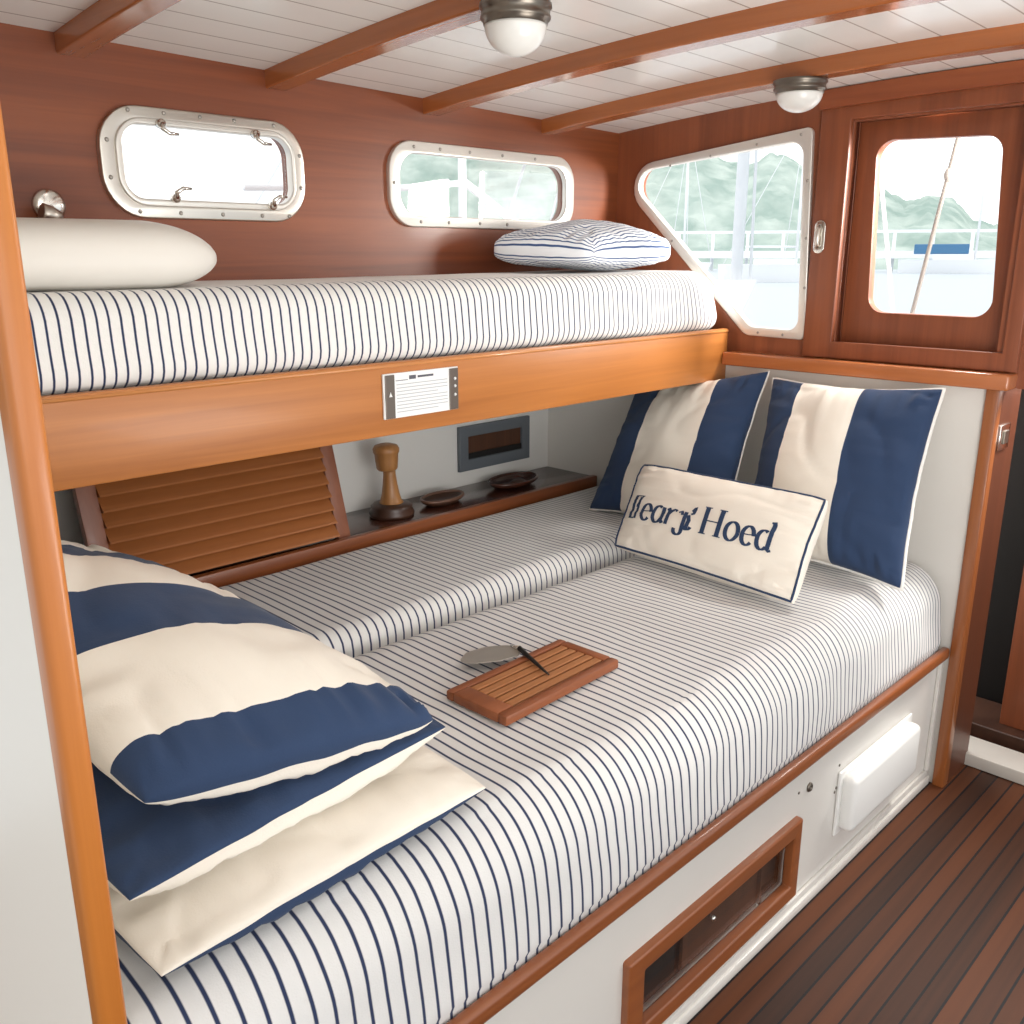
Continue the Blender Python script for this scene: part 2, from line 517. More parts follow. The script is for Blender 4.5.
# white lower hull side
struct(obj('wall_left', box((XP - 0.03, YB, 0), (XB + 0.02, YB + 0.03, 1.22)), M['white_dim']))

# bulkhead above the ledge, with window and hatch openings
win = rpoly([(1.472, 1.966), (1.443, 1.348), (1.640, 1.352), (2.222, 1.891)][::-1], [0.07, 0.04, 0.022, 0.022])
hatch = rect(0.862, 1.335, 1.345, 1.980)
outer = [(0.45, 1.245), (YW + 0.03, 1.245)]
for k in range(25):
    y = YW + 0.03 - (YW + 0.03 - 0.45) * k / 24
    outer.append((y, roof(XU, y) + 0.05))
# (below)
bm = plate([outer, win, hatch], 0.05, map_x(XU))
struct(obj('wall_right', bm, M['mahog_z'], origin=(XU, 1.0, 1.2)))
# casing round the hatch
casing = plate([[(0.800, 1.289), (1.435, 1.289), (1.435, 2.026), (0.800, 2.035)], rect(0.842, 1.340, 1.340, 1.983)], 0.022, map_x(XU - 0.02), 0.004)
struct(sharp(obj('trim_1', casing, M['mahog_z'])))
# header rail below the deckhead over the hatch
bm = bmesh.new()
for k in range(20):
    ya = 0.45 + k * (1.435 - 0.45) / 20; yb = ya + (1.435 - 0.45) / 20
    vs = []
    for (y, dz) in ((ya, -0.008), (yb, -0.008), (yb, 0.045), (ya, 0.045)):
        for x in (XU - 0.035, XU + 0.002):
            vs.append(bm.verts.new((x, y, roof(XU, y) + dz - 0.005)))
    a0, a1, b0, b1, c0, c1, d0, d1 = vs
    bm.faces.new((a0, b0, c0, d0)); bm.faces.new((a0, a1, b1, b0)); bm.faces.new((d0, c0, c1, d1))
bmesh.ops.remove_doubles(bm, verts=bm.verts, dist=1e-5)
struct(obj('trim_2', bm, M['mahog_y']))
# white panel below the ledge
struct(obj('wall_right', box((XB, 0.86, 0), (XB + 0.03, YB + 0.02, 1.245)), M['white']))
# after partition with its varnished front post
struct(obj('wall_back', box((XP - 0.027, 0.895, 0), (XP - 0.004, YB + 0.03, 2.08)), plain('partition white', (238, 230, 218), 0.4, bump=0.05, bscale=30)))
struct(sharp(obj('trim_3', box((XP - 0.029, 0.862, 0), (XP, 0.897, 2.08), 0.008, 3), M['teak_z'])))

# corner post at the foot of the berth
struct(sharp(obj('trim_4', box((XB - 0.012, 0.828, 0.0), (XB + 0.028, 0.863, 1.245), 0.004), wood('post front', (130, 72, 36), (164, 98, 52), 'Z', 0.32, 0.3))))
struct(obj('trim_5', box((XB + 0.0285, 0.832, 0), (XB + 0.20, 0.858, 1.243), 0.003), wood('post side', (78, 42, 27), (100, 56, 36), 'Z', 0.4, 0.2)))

# ledge
bm = box((XB - 0.037, 0.80, 1.243), (XU + 0.02, 1.699, 1.287), 0.007, 3)
tag(sharp(obj('ledge', bm, M['ledge'])), 'varnished wooden ledge capping the white panel under the windows', 'ledge')

# ------------------------------------------------------------------ passage beyond the post
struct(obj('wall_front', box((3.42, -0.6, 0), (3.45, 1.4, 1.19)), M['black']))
struct(sharp(obj('door_1', box((3.18, 0.30, 0.06), (3.215, 0.815, 1.18), 0.004), M['mahog_z'])))
struct(obj('trim_6', box((3.12, -0.4, 0.0), (3.34, 0.95, 0.06), 0.004), M['darkwood']))
struct(sharp(obj('trim_7', box((2.93, -0.4, 0.0), (3.06, 0.88, 0.045), 0.006), plain('threshold', (206, 200, 190), 0.5))))

# ------------------------------------------------------------------ beams
def beam(x, label):
    bm = bmesh.new(); w = 0.062; n = 50; rows = []
    ya, yb = YW + 0.005, -1.2
    for k in range(n + 1):
        y = ya + (yb - ya) * k / n; z = roof(x, y)
        prof = [(-w / 2, 0.045), (-w / 2, 0.004), (-w / 2 + 0.0012, 0.0012), (-w / 2 + 0.004, 0.0), (w / 2 - 0.004, 0), (w / 2 - 0.0012, 0.0012), (w / 2, 0.004), (w / 2, 0.045)]
        rows.append([bm.verts.new((x + px, y, z + pz)) for px, pz in prof])
    for A, B in zip(rows[:-1], rows[1:]):
        for i in range(8):
            bm.faces.new((A[i], A[(i + 1) % 8], B[(i + 1) % 8], B[i]))
    bm.faces.new(rows[0]); bm.faces.new(rows[-1][::-1])
    o = sharp(obj('ceiling_beam', bm, M['beam']), 16)
    return tag(o, label, 'beam', 'varnished beams under the white deckhead')
beam(0.88, 'short varnished ceiling beam at top left, above the white bolster')
beam(1.385, 'varnished ceiling beam carrying the larger, nearer dome lamp')
beam(1.90, 'varnished ceiling beam between the two dome lamps, third from left')
beam(2.405, 'varnished ceiling beam nearest the far windows, carrying the small far dome lamp')

# ------------------------------------------------------------------ dome lamps
def dome_lamp(x, y, h, label):
    z = roof(x, y) + 0.001
    t = thing('ceiling_lamp', label, 'lamp', (x, y, z), 'dome lamps on the ceiling beams')
    Mx = T(x, y, z) @ Matrix.Rotation(PI, 4, 'X')
    k = h / 0.09
    obj('lamp_base', lathe([(0.03, 0), (0.069, 0), (0.070, 0.008 * k), (0.066, 0.011 * k), (0.066, 0.020 * k), (0.068, 0.023 * k), (0.067, 0.028 * k), (0.062, 0.031 * k), (0.062, 0.037 * k), (0.03, 0.038 * k)], Mx, 40), M['bronze'], t, True)
    prof = []
    for i in range(13):
        a = i / 12 * PI / 2
        prof.append((0.060 * math.cos(a) if i < 12 else 0, (0.036 + 0.054 * math.sin(a)) * k))
    obj('lamp_glass', lathe(prof, Mx, 40), M['frost'], t, True)
    return t
dome_lamp(1.385, 1.365, 0.092, 'larger dome lamp with grey metal base, near the top edge')
dome_lamp(2.405, 1.318, 0.078, 'smaller dome lamp with grey metal base, above the far windows')

# ------------------------------------------------------------------ portlights
def port_frame(name, o2, i2, y, depth, mat, parent, bev=0.004):
    return sharp(obj(name, plate([o2, i2], depth, map_y(y), bev), mat, parent), 30)

w1 = bpy.data.objects.new('window_1', None); COL.objects.link(w1); w1.location = (1.19, YW, 1.695); struct(w1)
f = port_frame('window_frame', rpoly(rect(0.912, 1.683, 1.446, 1.929), 0.095), rpoly(rect(0.950, 1.716, 1.412, 1.899), 0.066), YW - 0.016, 0.02, M['steel'], w1)
port_frame('window_rim', rpoly(rect(0.946, 1.710, 1.416, 1.904), 0.068), rpoly(rect(0.962, 1.727, 1.404, 1.889), 0.045), YW - 0.022, 0.03, M['satin'], w1)
obj('glass_pane', plate([rpoly(rect(0.965, 1.725, 1.404, 1.89), 0.045)], 0.006, map_y(YW + 0.012)), M['glass'], w1)
for (px, pz, top) in ((1.075, 1.730, 0), (1.335, 1.722, 0), (1.055, 1.893, 1), (1.300, 1.890, 1)):
    bm = bmesh.new()
    add_lathe(bm, [(0.0, 0), (0.011, 0), (0.011, 0.012), (0.007, 0.018), (0, 0.02)], T(px, YW - 0.02, pz) @ Matrix.Rotation(PI / 2, 4, 'X'), 16)
    d = -1 if top else 1
    add_tube(bm, [(px, YW - 0.036, pz), (px - 0.004, YW - 0.042, pz + 0.012 * d), (px + 0.012, YW - 0.045, pz + 0.022 * d), (px + 0.034, YW - 0.043, pz + 0.022 * d)], [0.006, 0.006, 0.005, 0.003], 8)
    obj('latch', bm, M['chrome'], w1, True)
screws = [(0.985, 1.917), (1.07, 1.918), (1.16, 1.918), (1.25, 1.918), (1.36, 1.917), (0.93, 1.85), (0.93, 1.77), (1.431, 1.85), (1.431, 1.77), (0.99, 1.698), (1.09, 1.697), (1.2, 1.697), (1.31, 1.697), (1.39, 1.698)]
for px, pz in screws:
    obj('screw', lathe([(0.0, 0), (0.0055, 0), (0.004, 0.003), (0, 0.0035)], T(px, YW - 0.0155, pz) @ Matrix.Rotation(PI / 2, 4, 'X'), 10), M['bronze2'], w1, True)

w2 = bpy.data.objects.new('window_2', None); COL.objects.link(w2); w2.location = (2.13, YW, 1.68); struct(w2)
port_frame('window_frame', rpoly(rect(1.728, 1.680, 2.528, 1.918), 0.085), rpoly(rect(1.768, 1.712, 2.488, 1.884), 0.06), YW - 0.014, 0.022, M['satin'], w2)
obj('glass_pane', plate([rpoly(rect(1.762, 1.707, 2.494, 1.889), 0.06)], 0.006, map_y(YW + 0.012)), M['glass'], w2)
for px, pz in [(1.82, 1.902), (1.92, 1.902), (2.04, 1.902), (2.18, 1.902), (2.33, 1.902), (1.745, 1.80), (1.84, 1.695), (1.95, 1.695), (2.08, 1.695), (2.2, 1.695)]:
    obj('screw', lathe([(0.0, 0), (0.0055, 0), (0.004, 0.003), (0, 0.0035)], T(px, YW - 0.0135, pz) @ Matrix.Rotation(PI / 2, 4, 'X'), 10), M['bronze2'], w2, True)

# bulkhead window (one pointed end)
w3 = bpy.data.objects.new('window_3', None); COL.objects.link(w3); w3.location = (XU, 1.7, 1.34); struct(w3)
wo = rpoly([(1.463, 1.976), (1.432, 1.338), (1.650, 1.342), (2.244, 1.893)][::-1], [0.085, 0.05, 0.02, 0.02])
wi = rpoly([(1.490, 1.938), (1.460, 1.366), (1.630, 1.370), (2.188, 1.880)][::-1], [0.055, 0.045, 0.035, 0.045])
sharp(obj('window_frame', plate([wo, wi], 0.03, map_x(XU - 0.014), 0.004), M['satin'], w3), 30)
wg = rpoly([(1.482, 1.95), (1.452, 1.357), (1.634, 1.361), (2.205, 1.885)][::-1], [0.06, 0.04, 0.03, 0.03])
obj('glass_pane', plate([wg], 0.006, map_x(XU + 0.018)), M['glass'], w3)
for (y, z) in [(1.50, 1.955), (1.65, 1.938), (1.82, 1.915), (1.98, 1.895), (1.96, 1.647), (1.80, 1.488), (1.60, 1.353), (1.51, 1.351), (1.447, 1.5), (1.455, 1.65), (1.466, 1.82)]:
    obj('screw', lathe([(0.0, 0), (0.005, 0), (0.0035, 0.003), (0, 0.0035)], T(XU - 0.0135, y, z) @ Matrix.Rotation(-PI / 2, 4, 'Y'), 10), M['bronze2'], w3, True)

# sliding hatch leaf with its own pane
w4 = bpy.data.objects.new('window_4', None); COL.objects.link(w4); w4.location = (2.86, 1.1, 1.32); struct(w4)
hin = rpoly([(0.908, 1.428), (1.268, 1.430), (1.292, 1.928), (0.940, 1.915)], 0.05)
sharp(obj('window_sash', plate([rect(0.78, 1.30, 1.38, 2.0), hin], 0.035, map_x(2.84), 0.002), M['mahog_z'], w4), 30)
obj('glass_pane', plate([rpoly([(0.902, 1.422), (1.274, 1.424), (1.298, 1.934), (0.934, 1.921)], 0.05)], 0.006, map_x(2.855)), M['glass'], w4)
# runner round the leaf, joins it to the bulkhead
struct(obj('trim_8', plate([rect(0.76, 1.28, 1.40, 2.0), rect(0.862, 1.335, 1.345, 1.980)], 0.012, map_x(2.829)), M['mahog_z']))

# finger pull on the bulkhead between window and hatch
t = thing('finger_pull', 'small oval chrome finger pull on the wood between the far windows', 'handle', (XU - 0.02, 1.406, 1.61))
sharp(obj('escutcheon', plate([rpoly(rect(1.388, 1.604, 1.424, 1.702), 0.0175)], 0.006, map_x(XU - 0.026), 0.002), M['chrome'], t))
obj('grip', tube([(XU - 0.026, 1.406, 1.622), (XU - 0.036, 1.406, 1.632), (XU - 0.036, 1.406, 1.675), (XU - 0.026, 1.406, 1.685)], 0.006), M['steel'], t, True)

# reading lamp knob on the hull side
t = thing('reading_lamp', 'round chrome reading lamp on the wall above the white bolster', 'lamp', (0.80, YW, 1.66))
Ry = Matrix.Rotation(PI / 2, 4, 'X')
obj('wall_plate', lathe([(0, 0), (0.035, 0), (0.034, 0.008), (0.024, 0.013), (0, 0.014)], T(0.792, YW - 0.0005, 1.705) @ Ry, 28), M['chrome'], t, True)
obj('arm', tube([(0.792, YW - 0.012, 1.70), (0.79, YW - 0.04, 1.69), (0.775, YW - 0.055, 1.682)], 0.007), M['chrome'], t, True)
obj('lamp_head', lathe([(0, 0), (0.012, 0.0), (0.019, 0.02), (0.022, 0.04), (0.018, 0.042), (0, 0.03)], T(0.798, YW - 0.05, 1.678) @ Matrix.Rotation(-PI / 2.3, 4, 'Y'), 20), M['steel'], t, True)

# ------------------------------------------------------------------ upper bunk
ub = thing('upper_bunk', 'upper bunk with honey teak fascia board below the striped mattress', 'bunk bed', (1.5, 1.9, 1.19))
sharp(obj('fascia_board', box((XP + 0.001, 1.70, 1.192), (XB - 0.001, 1.722, 1.362), 0.004), M['teak_x'], ub))
obj('fascia_lip', tube([(XP + 0.004, 1.7015, 1.354), (XB - 0.004, 1.7015, 1.354)], 0.0045), wood('lip', (190, 122, 64), (214, 146, 84), 'X', 0.3, 0.3), ub, True)
obj('base_board', box((XP + 0.002, 1.722, 1.222), (XB - 0.002, YB - 0.002, 1.246)), M['white_dim'], ub)

def rbox_pt(p, lo, hi, r):
    q = Vector((min(max(p.x, lo[0] + r), hi[0] - r), min(max(p.y, lo[1] + r), hi[1] - r), min(max(p.z, lo[2] + r), hi[2] - r)))
    d = p - q
    if d.length < 1e-9: return p, Vector((0, 0, 1))
    n = d.normalized()
    # stretch so that the flat faces stay where they are
    return q + n * min(r, d.length) if d.length <= r else q + n * r, n

def mattress(lo, hi, r, nx, ny, nzz, uvf, disp, sink=None, rx=None):
    """rounded, softly wrinkled cushion with stripe UVs (u runs along X)"""
    bm = bmesh.new(); uvl = bm.loops.layers.uv.new('UVMap')
    cache = {}
    def V(i, j, k):
        key = (i, j, k)
        if key in cache: return cache[key]
        p = Vector((lo[0] + (hi[0] - lo[0]) * i / nx, lo[1] + (hi[1] - lo[1]) * j / ny, lo[2] + (hi[2] - lo[2]) * k / nzz))
        kx = r / (rx or r)
        q, n = rbox_pt(Vector((p.x * kx, p.y, p.z)), (lo[0] * kx, lo[1], lo[2]), (hi[0] * kx, hi[1], hi[2]), r)
        q = Vector((q.x / kx, q.y, q.z))
        d = disp(q, n, p)
        q = q + n * d
        if sink: q = sink(q)
        # stripes follow the cloth: on end faces carry on round the corner
        u = p.x
        if i == nx: u = hi[0] + (p.y - lo[1]) * 0.8
        if i == 0: u = lo[0] - (p.y - lo[1]) * 0.8
        cache[key] = (bm.verts.new(q), (u, p))
        return cache[key]
    def quad(ks):
        vs = [V(*k) for k in ks]
        try: f = bm.faces.new([v[0] for v in vs])
        except ValueError: return
        for lp, v in zip(f.loops, vs):
            lp[uvl].uv = (uvf(v[1][0], v[1][1]), v[1][1].y)
    for i in range(nx):
        for j in range(ny):
            quad([(i, j, nzz), (i + 1, j, nzz), (i + 1, j + 1, nzz), (i, j + 1, nzz)])
            quad([(i, j, 0), (i, j + 1, 0), (i + 1, j + 1, 0), (i + 1, j, 0)])
    for i in range(nx):
        for k in range(nzz):
            quad([(i, 0, k), (i + 1, 0, k), (i + 1, 0, k + 1), (i, 0, k + 1)])
            quad([(i, ny, k), (i, ny, k + 1), (i + 1, ny, k + 1), (i + 1, ny, k)])
    for j in range(ny):
        for k in range(nzz):
            quad([(nx, j, k), (nx, j + 1, k), (nx, j + 1, k + 1), (nx, j, k + 1)])
            quad([(0, j, k), (0, j, k + 1), (0, j + 1, k + 1), (0, j + 1, k)])
    return bm

def disp_up(q, n, p):
    d = 0.004 * nz(q, 3, 1)
    if n.y < -0.3: d += 0.0035 * noise.noise(Vector((p.x * 16, p.z * 3, 2.0)))
    return d
um = mattress((XP + 0.002, 1.716, 1.352), (XB - 0.006, YW - 0.003, 1.546), 0.055, 170, 26, 12,
              lambda u, p: (u + 0.004 * noise.noise(Vector((u * 4, p.z * 6, 0)))) / 0.0222, disp_up,
              lambda q: Vector((q.x - 0.075 * max(0, (q.x - 2.35) / 0.4) ** 2 * max(0, (q.z - 1.37) / 0.17) ** 2, q.y + 0.02 * max(0, (q.z - 1.36) / 0.18) * max(0, 1 - (q.y - 1.716) / 0.3), q.z - 0.014 * (2.2 - q.x) / 2 * max(0, (q.z - 1.36) / 0.18))))
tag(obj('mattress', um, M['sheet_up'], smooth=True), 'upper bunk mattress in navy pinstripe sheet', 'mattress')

# white bolster on the upper mattress
bm = bmesh.new()
prof = []
L0, L1 = 0.32, 0.985
segs = 40; rings = []
for i in range(61):
    s = i / 60; x = L0 + (L1 - L0) * s
    e = min(s, 1 - s) * (L1 - L0)
    k = min(1, e / 0.16); k = (1 - (1 - k) ** 2.0) ** 0.5 if k < 1 else 1
    k = max(k, 0.02)
    ring = []
    for a in range(segs):
        th = 2 * PI * a / segs
        cy = math.copysign(abs(math.cos(th)) ** 0.85, math.cos(th)); cz = math.copysign(abs(math.sin(th)) ** 0.85, math.sin(th))
        yy = 1.895 + 0.125 * cy * (0.25 + 0.75 * k); zz = 1.598 + 0.068 * cz * k - 0.006 * (1 - k)
        zz = max(zz, 1.534)
        zz += 0.002 * nz((x, yy, zz), 6, 5)
        ring.append(bm.verts.new((x, yy, zz)))
    rings.append(ring)
for A, B in zip(rings[:-1], rings[1:]):
    for a in range(segs):
        bm.faces.new((A[a], A[(a + 1) % segs], B[(a + 1) % segs], B[a]))
bm.faces.new(rings[0][::-1]); bm.faces.new(rings[-1])
tag(obj('bolster', bm, M['vinyl'], smooth=True), 'smooth white bolster pillow at the left end of the upper bunk', 'pillow')

# ------------------------------------------------------------------ pillow builder
class Pillow:
    def __init__(s, c00, c10, c11, c01, tf, tb, pinch=0.06, pw=0.42, seed=0, wr=0.004, nf=None, back_grow=0.0, bend=None, tip=0.0, floor=None):
        s.c = [Vector(c) for c in (c00, c10, c11, c01)]
        s.tf, s.tb, s.pinch, s.pw, s.seed, s.wr, s.back_grow, s.bend, s.tip = tf, tb, pinch, pw, seed, wr, back_grow, bend, tip
        a = s.c[1] - s.c[0]; b = s.c[3] - s.c[0]
        n = a.cross(b).normalized()
        s.n = n if nf is None or n.dot(Vector(nf)) > 0 else -n
        s.floor = floor
    def pt(s, u, v, side, off=0.0):
        U = 2 * u - 1; Vv = 2 * v - 1
        uu = U * (1 - s.pinch * (1 - Vv * Vv) * U * U); vv = Vv * (1 - s.pinch * (1 - U * U) * Vv * Vv)
        if s.tip:
            k = 1 - s.tip * (U * Vv) ** 6
            uu *= k; vv *= k
        e = 1 - max(abs(U), abs(Vv))
        if side < 0 and s.back_grow:
            k = s.back_grow * math.sin(min(1, e / 0.34) * PI) if e < 0.34 else 0
            k *= (1 - min(abs(U), abs(Vv)) ** 4)
            uu *= 1 + k; vv *= 1 + k
        a = (uu + 1) / 2; b = (vv + 1) / 2
        c = s.c
        p = c[0] * (1 - a) * (1 - b) + c[1] * a * (1 - b) + c[2] * a * b + c[3] * (1 - a) * b
        h = max(0.0, (1 - U * U) * (1 - Vv * Vv)) ** s.pw
        h *= 0.88 + 0.12 * (1 - U * U) * (1 - Vv * Vv)
        # soft folds, creases and seam puckers
        sd = s.seed
        n1 = noise.noise(Vector((u * 3.2 + sd, v * 3.2, side * 3 + sd * 1.7)))
        r1 = max(0.0, 1 - 3.2 * abs(noise.noise(Vector((u * 2.6 + v * 1.5 + sd, v * 3.4 - u * 1.2, sd * 0.7 + side))))) ** 2
        al = (Vv if abs(U) > abs(Vv) else U)
        pk = noise.noise(Vector((al * 9 + sd, side * 2.0 + (1 if U > 0 else -1), (3 if abs(U) > abs(Vv) else 7) + e * 1.5)))
        pk2 = noise.noise(Vector((al * 22 + sd, side * 2.0, (5 if abs(U) > abs(Vv) else 9) + e * 2)))
        w = s.wr * (1.6 * n1 - 0.9 * r1 + (1.9 * pk + 0.8 * pk2) * math.exp(-e * 3.2))
        t = (s.tf if side > 0 else s.tb) * h + w * min(1, e * 9)
        p = p + s.n * (t * side + off * side)
        # the seam itself wanders a little
        sw = s.wr * 0.9 * noise.noise(Vector((al * 4 + sd, (1 if U > 0 else -1) * 2.0, (1 if abs(U) > abs(Vv) else 4)))) * math.exp(-e * 8) * (1 - al * al)
        p = p + s.n * sw
        if s.bend: p = s.bend(p, u, v)
        if s.floor is not None and p.z < s.floor:
            p.z = s.floor + (p.z - s.floor) * 0.06
        return p
    def mesh(s, side, n=64, uvm=None):
        bm = bmesh.new(); uvl = bm.loops.layers.uv.new('UVMap')
        def sp(i):     # finer towards the seams
            t = i / n
            return 0.5 - 0.5 * math.cos(PI * t) if True else t
        g = [[(bm.verts.new(s.pt(sp(i), sp(j), side)), (sp(i), sp(j))) for j in range(n + 1)] for i in range(n + 1)]
        for i in range(n):
            for j in range(n):
                q = (g[i][j], g[i + 1][j], g[i + 1][j + 1], g[i][j + 1])
                f = bm.faces.new([x[0] for x in q])
                for lp, x in zip(f.loops, q):
                    u, v = x[1]
                    lp[uvl].uv = uvm(u, v) if uvm else (u, v)
        return bm
    def edge(s, inset=0.0, n=40):
        pts = []
        a, b = inset, 1 - inset
        for k in range(n): pts.append((a + (b - a) * k / n, a))
        for k in range(n): pts.append((b, a + (b - a) * k / n))
        for k in range(n): pts.append((b - (b - a) * k / n, b))
        for k in range(n): pts.append((a, b - (b - a) * k / n))
        return [s.pt(u, v, 1, 0.0005) for u, v in pts]

def obj_keep(name, bm, mat, parent):
    """like obj() but keeps the winding (open pillow faces)"""
    return obj(name, bm, mat, parent, True)

def pillow(name, label, P, front_mat, back_mat, cat='pillow', group=None, piping=None, base=None, inset=0.0, uvm=None, pr=0.003):
    base = base or tuple((P.c[0] + P.c[1]) / 2)
    t = thing(name, label, cat, base, group)
    obj_keep('front_cover', P.mesh(1, uvm=uvm), front_mat, t)
    obj_keep('back_cover', P.mesh(-1, uvm=uvm), back_mat, t)
    if piping:
        obj('piping', tube(P.edge(inset), pr, 8, True), piping, t, True)
    return t

# striped ticking pillow on the upper bunk; stripes follow both near seams and meet in a mitre
def tick_uv(u, v):
    def run(t, L): return L * t + 0.085 * max(0.0, 1 - (1 - 2 * min(t, 0.5)) ** 2) ** 0.42
    return (u, min(run(u, 0.50), run(v, 0.36)) / 0.0215 + 0.85)
P = Pillow((2.20, 1.835, 1.600), (2.70, 1.885, 1.608), (2.60, 2.165, 1.625), (2.00, 2.110, 1.615), 0.095, 0.06, 0.0, 0.30, 3, 0.004, (0, 0, 1), back_grow=0.05, tip=0.10, floor=1.552)
pillow('striped_pillow', 'small blue and white ticking pillow at the far end of the upper bunk', P, M['tick_pillow'], M['tick_pillow'],
       uvm=tick_uv)

# ------------------------------------------------------------------ card holder on the fascia
t = thing('card_holder', 'framed white printed card screwed to the teak fascia', 'sign', (1.437, 1.70, 1.218))
yc = 1.6995
Ms = Matrix.Identity(4)
def cx(px, pz, qx, qz, d0, d1): return box((px, yc - d1, pz), (qx, yc - d0, qz))
cx0, cx1, cz0, cz1 = 1.288, 1.518, 1.232, 1.337
obj('back_plate', box((cx0, yc - 0.006, cz0), (cx1, yc, cz1), 0.0015), M['paper'], t)
obj('end_strip', box((cx0 + 0.004, yc - 0.009, cz0 + 0.001), (cx0 + 0.031, yc - 0.006, cz1 - 0.003), 0.001), M['cardend'], t)
e2 = obj('end_strip', box((cx1 - 0.030, yc - 0.009, cz0 + 0.001), (cx1 - 0.002, yc - 0.006, cz1 - 0.003), 0.001), M['cardend'], t)
for z in (1.309, 1.291, 1.270):
    obj('screw', lathe([(0, 0), (0.004, 0), (0.003, 0.002), (0, 0.0025)], T(cx1 - 0.013, yc - 0.009, z) @ Ry, 10), M['paper'], t, True)
obj('emblem', plate([[(cx0 + 0.013, 1.284), (cx0 + 0.022, 1.284), (cx0 + 0.0175, 1.295)]], 0.001, map_y(yc - 0.0102)), M['paper'], t)
bm = bmesh.new()
for k in range(9):
    z = 1.309 - k * 0.0080
    add_box(bm, (cx0 + 0.038, yc - 0.0068, z), (cx1 - 0.036 - (0.03 if k in (3, 8) else 0), yc - 0.006, z + 0.0016))
obj('printed_lines', bm, M['ink'], t)
bm = bmesh.new()
add_box(bm, (cx0 + 0.076, yc - 0.0069, 1.3195), (cx0 + 0.096, yc - 0.006, 1.3285))
add_box(bm, (cx0 + 0.102, yc - 0.0069, 1.3215), (cx0 + 0.150, yc - 0.006, 1.3265))
add_box(bm, (cx0 + 0.036, yc - 0.0069, 1.3185), (cx0 + 0.072, yc - 0.006, 1.3200))
obj('heading', bm, M['ink2'], t)

# ------------------------------------------------------------------ lower berth
lb = thing('lower_berth', 'white lower berth base with teak rim and built-in locker', 'bed', (1.5, 0.885, 0))
LW = rpoly(rect(1.215, 0.088, 1.862, 0.272), 0.004)
bm = plate([rect(XP + 0.001, 0.0, XB - 0.001, 0.452), rect(1.235, 0.108, 1.842, 0.252)], 0.02, map_y(YF))
obj('front_panel', bm, M['white'], lb)
sharp(obj('rim_rail', box((XP + 0.001, 0.860, 0.430), (XB - 0.014, 0.8845, 0.466), 0.009, 3), M['teak_rim'], lb))
bm = bmesh.new()
add_box(bm, (XP + 0.001, 0.869, 0.0), (XB - 0.014, YF, 0.030), 0.006)
add_box(bm, (XP + 0.001, 0.876, 0.028), (XB - 0.014, YF, 0.050), 0.003)
sharp(obj('toe_rail', bm, M['white'], lb))
bm = bmesh.new(); add_box(bm, (XB - 0.034, 0.874, 0.05), (XB - 0.0125, YF, 0.43), 0.003)
obj('corner_batten', bm, M['white'], lb)
obj('bed_base', box((XP + 0.002, 0.906, 0.34), (XB - 0.002, YB - 0.002, 0.378)), M['white_dim'], lb)
# glazed locker
fr = sharp(obj('locker_frame', plate([rpoly(rect(1.195, 0.070, 1.876, 0.290), 0.006), rpoly(rect(1.247, 0.112, 1.838, 0.248), 0.003)], 0.026, map_y(YF - 0.018), 0.006), M['teak_rim'], lb), 30)
obj('back_board', box((1.20, YF + 0.040, 0.08), (1.88, YF + 0.046, 0.28)), M['lockerwood'], fr)
obj('shadow_gap', box((1.30, YF + 0.030, 0.10), (1.42, YF + 0.04, 0.262)), M['black'], fr)
obj('divider', box((1.735, YF + 0.008, 0.10), (1.741, YF + 0.04, 0.262)), M['lockerwood'], fr)
obj('slide_panel', box((1.43, YF + 0.018, 0.10), (1.735, YF + 0.026, 0.262)), M['lockerwood'], fr)
obj('sill', box((1.22, YF + 0.0205, 0.096), (1.86, YF + 0.0395, 0.104)), M['darkwood'], fr)
obj('knob', lathe([(0, 0), (0.004, 0), (0.004, 0.006), (0.008, 0.010), (0.006, 0.015), (0, 0.016)], T(1.53, YF + 0.018, 0.19) @ Ry, 14), M['chrome'], fr, True)
obj('glass_pane', box((1.24, YF + 0.003, 0.105), (1.845, YF + 0.006, 0.255)), M['glass'], fr)
# keyhole lock and little screws
lk = obj('lock', lathe([(0, 0), (0.0125, 0), (0.0125, 0.003), (0.009, 0.006), (0.004, 0.006), (0.004, 0.002), (0, 0.002)], T(1.925, YF, 0.345) @ Ry, 22), M['bronze'], lb, True)
for px, pz in ((1.872, 0.352), (1.885, 0.418), (2.088, 0.335), (2.082, 0.272), (2.075, 0.262)):
    obj('screw', lathe([(0, 0), (0.004, 0), (0.003, 0.002), (0, 0.0025)], T(px, YF, pz) @ Ry, 10), M['bronze'], lb, True)
# white plastic hatch
hb = obj('locker_hatch', box((2.10, YF - 0.045, 0.142), (2.525, YF, 0.302), 0.018, 4), M['plastic'], lb); sharp(hb, 60)
obj('hatch_flange', box((2.085, YF - 0.008, 0.128), (2.54, YF - 0.0005, 0.316), 0.003), M['plastic'], lb)

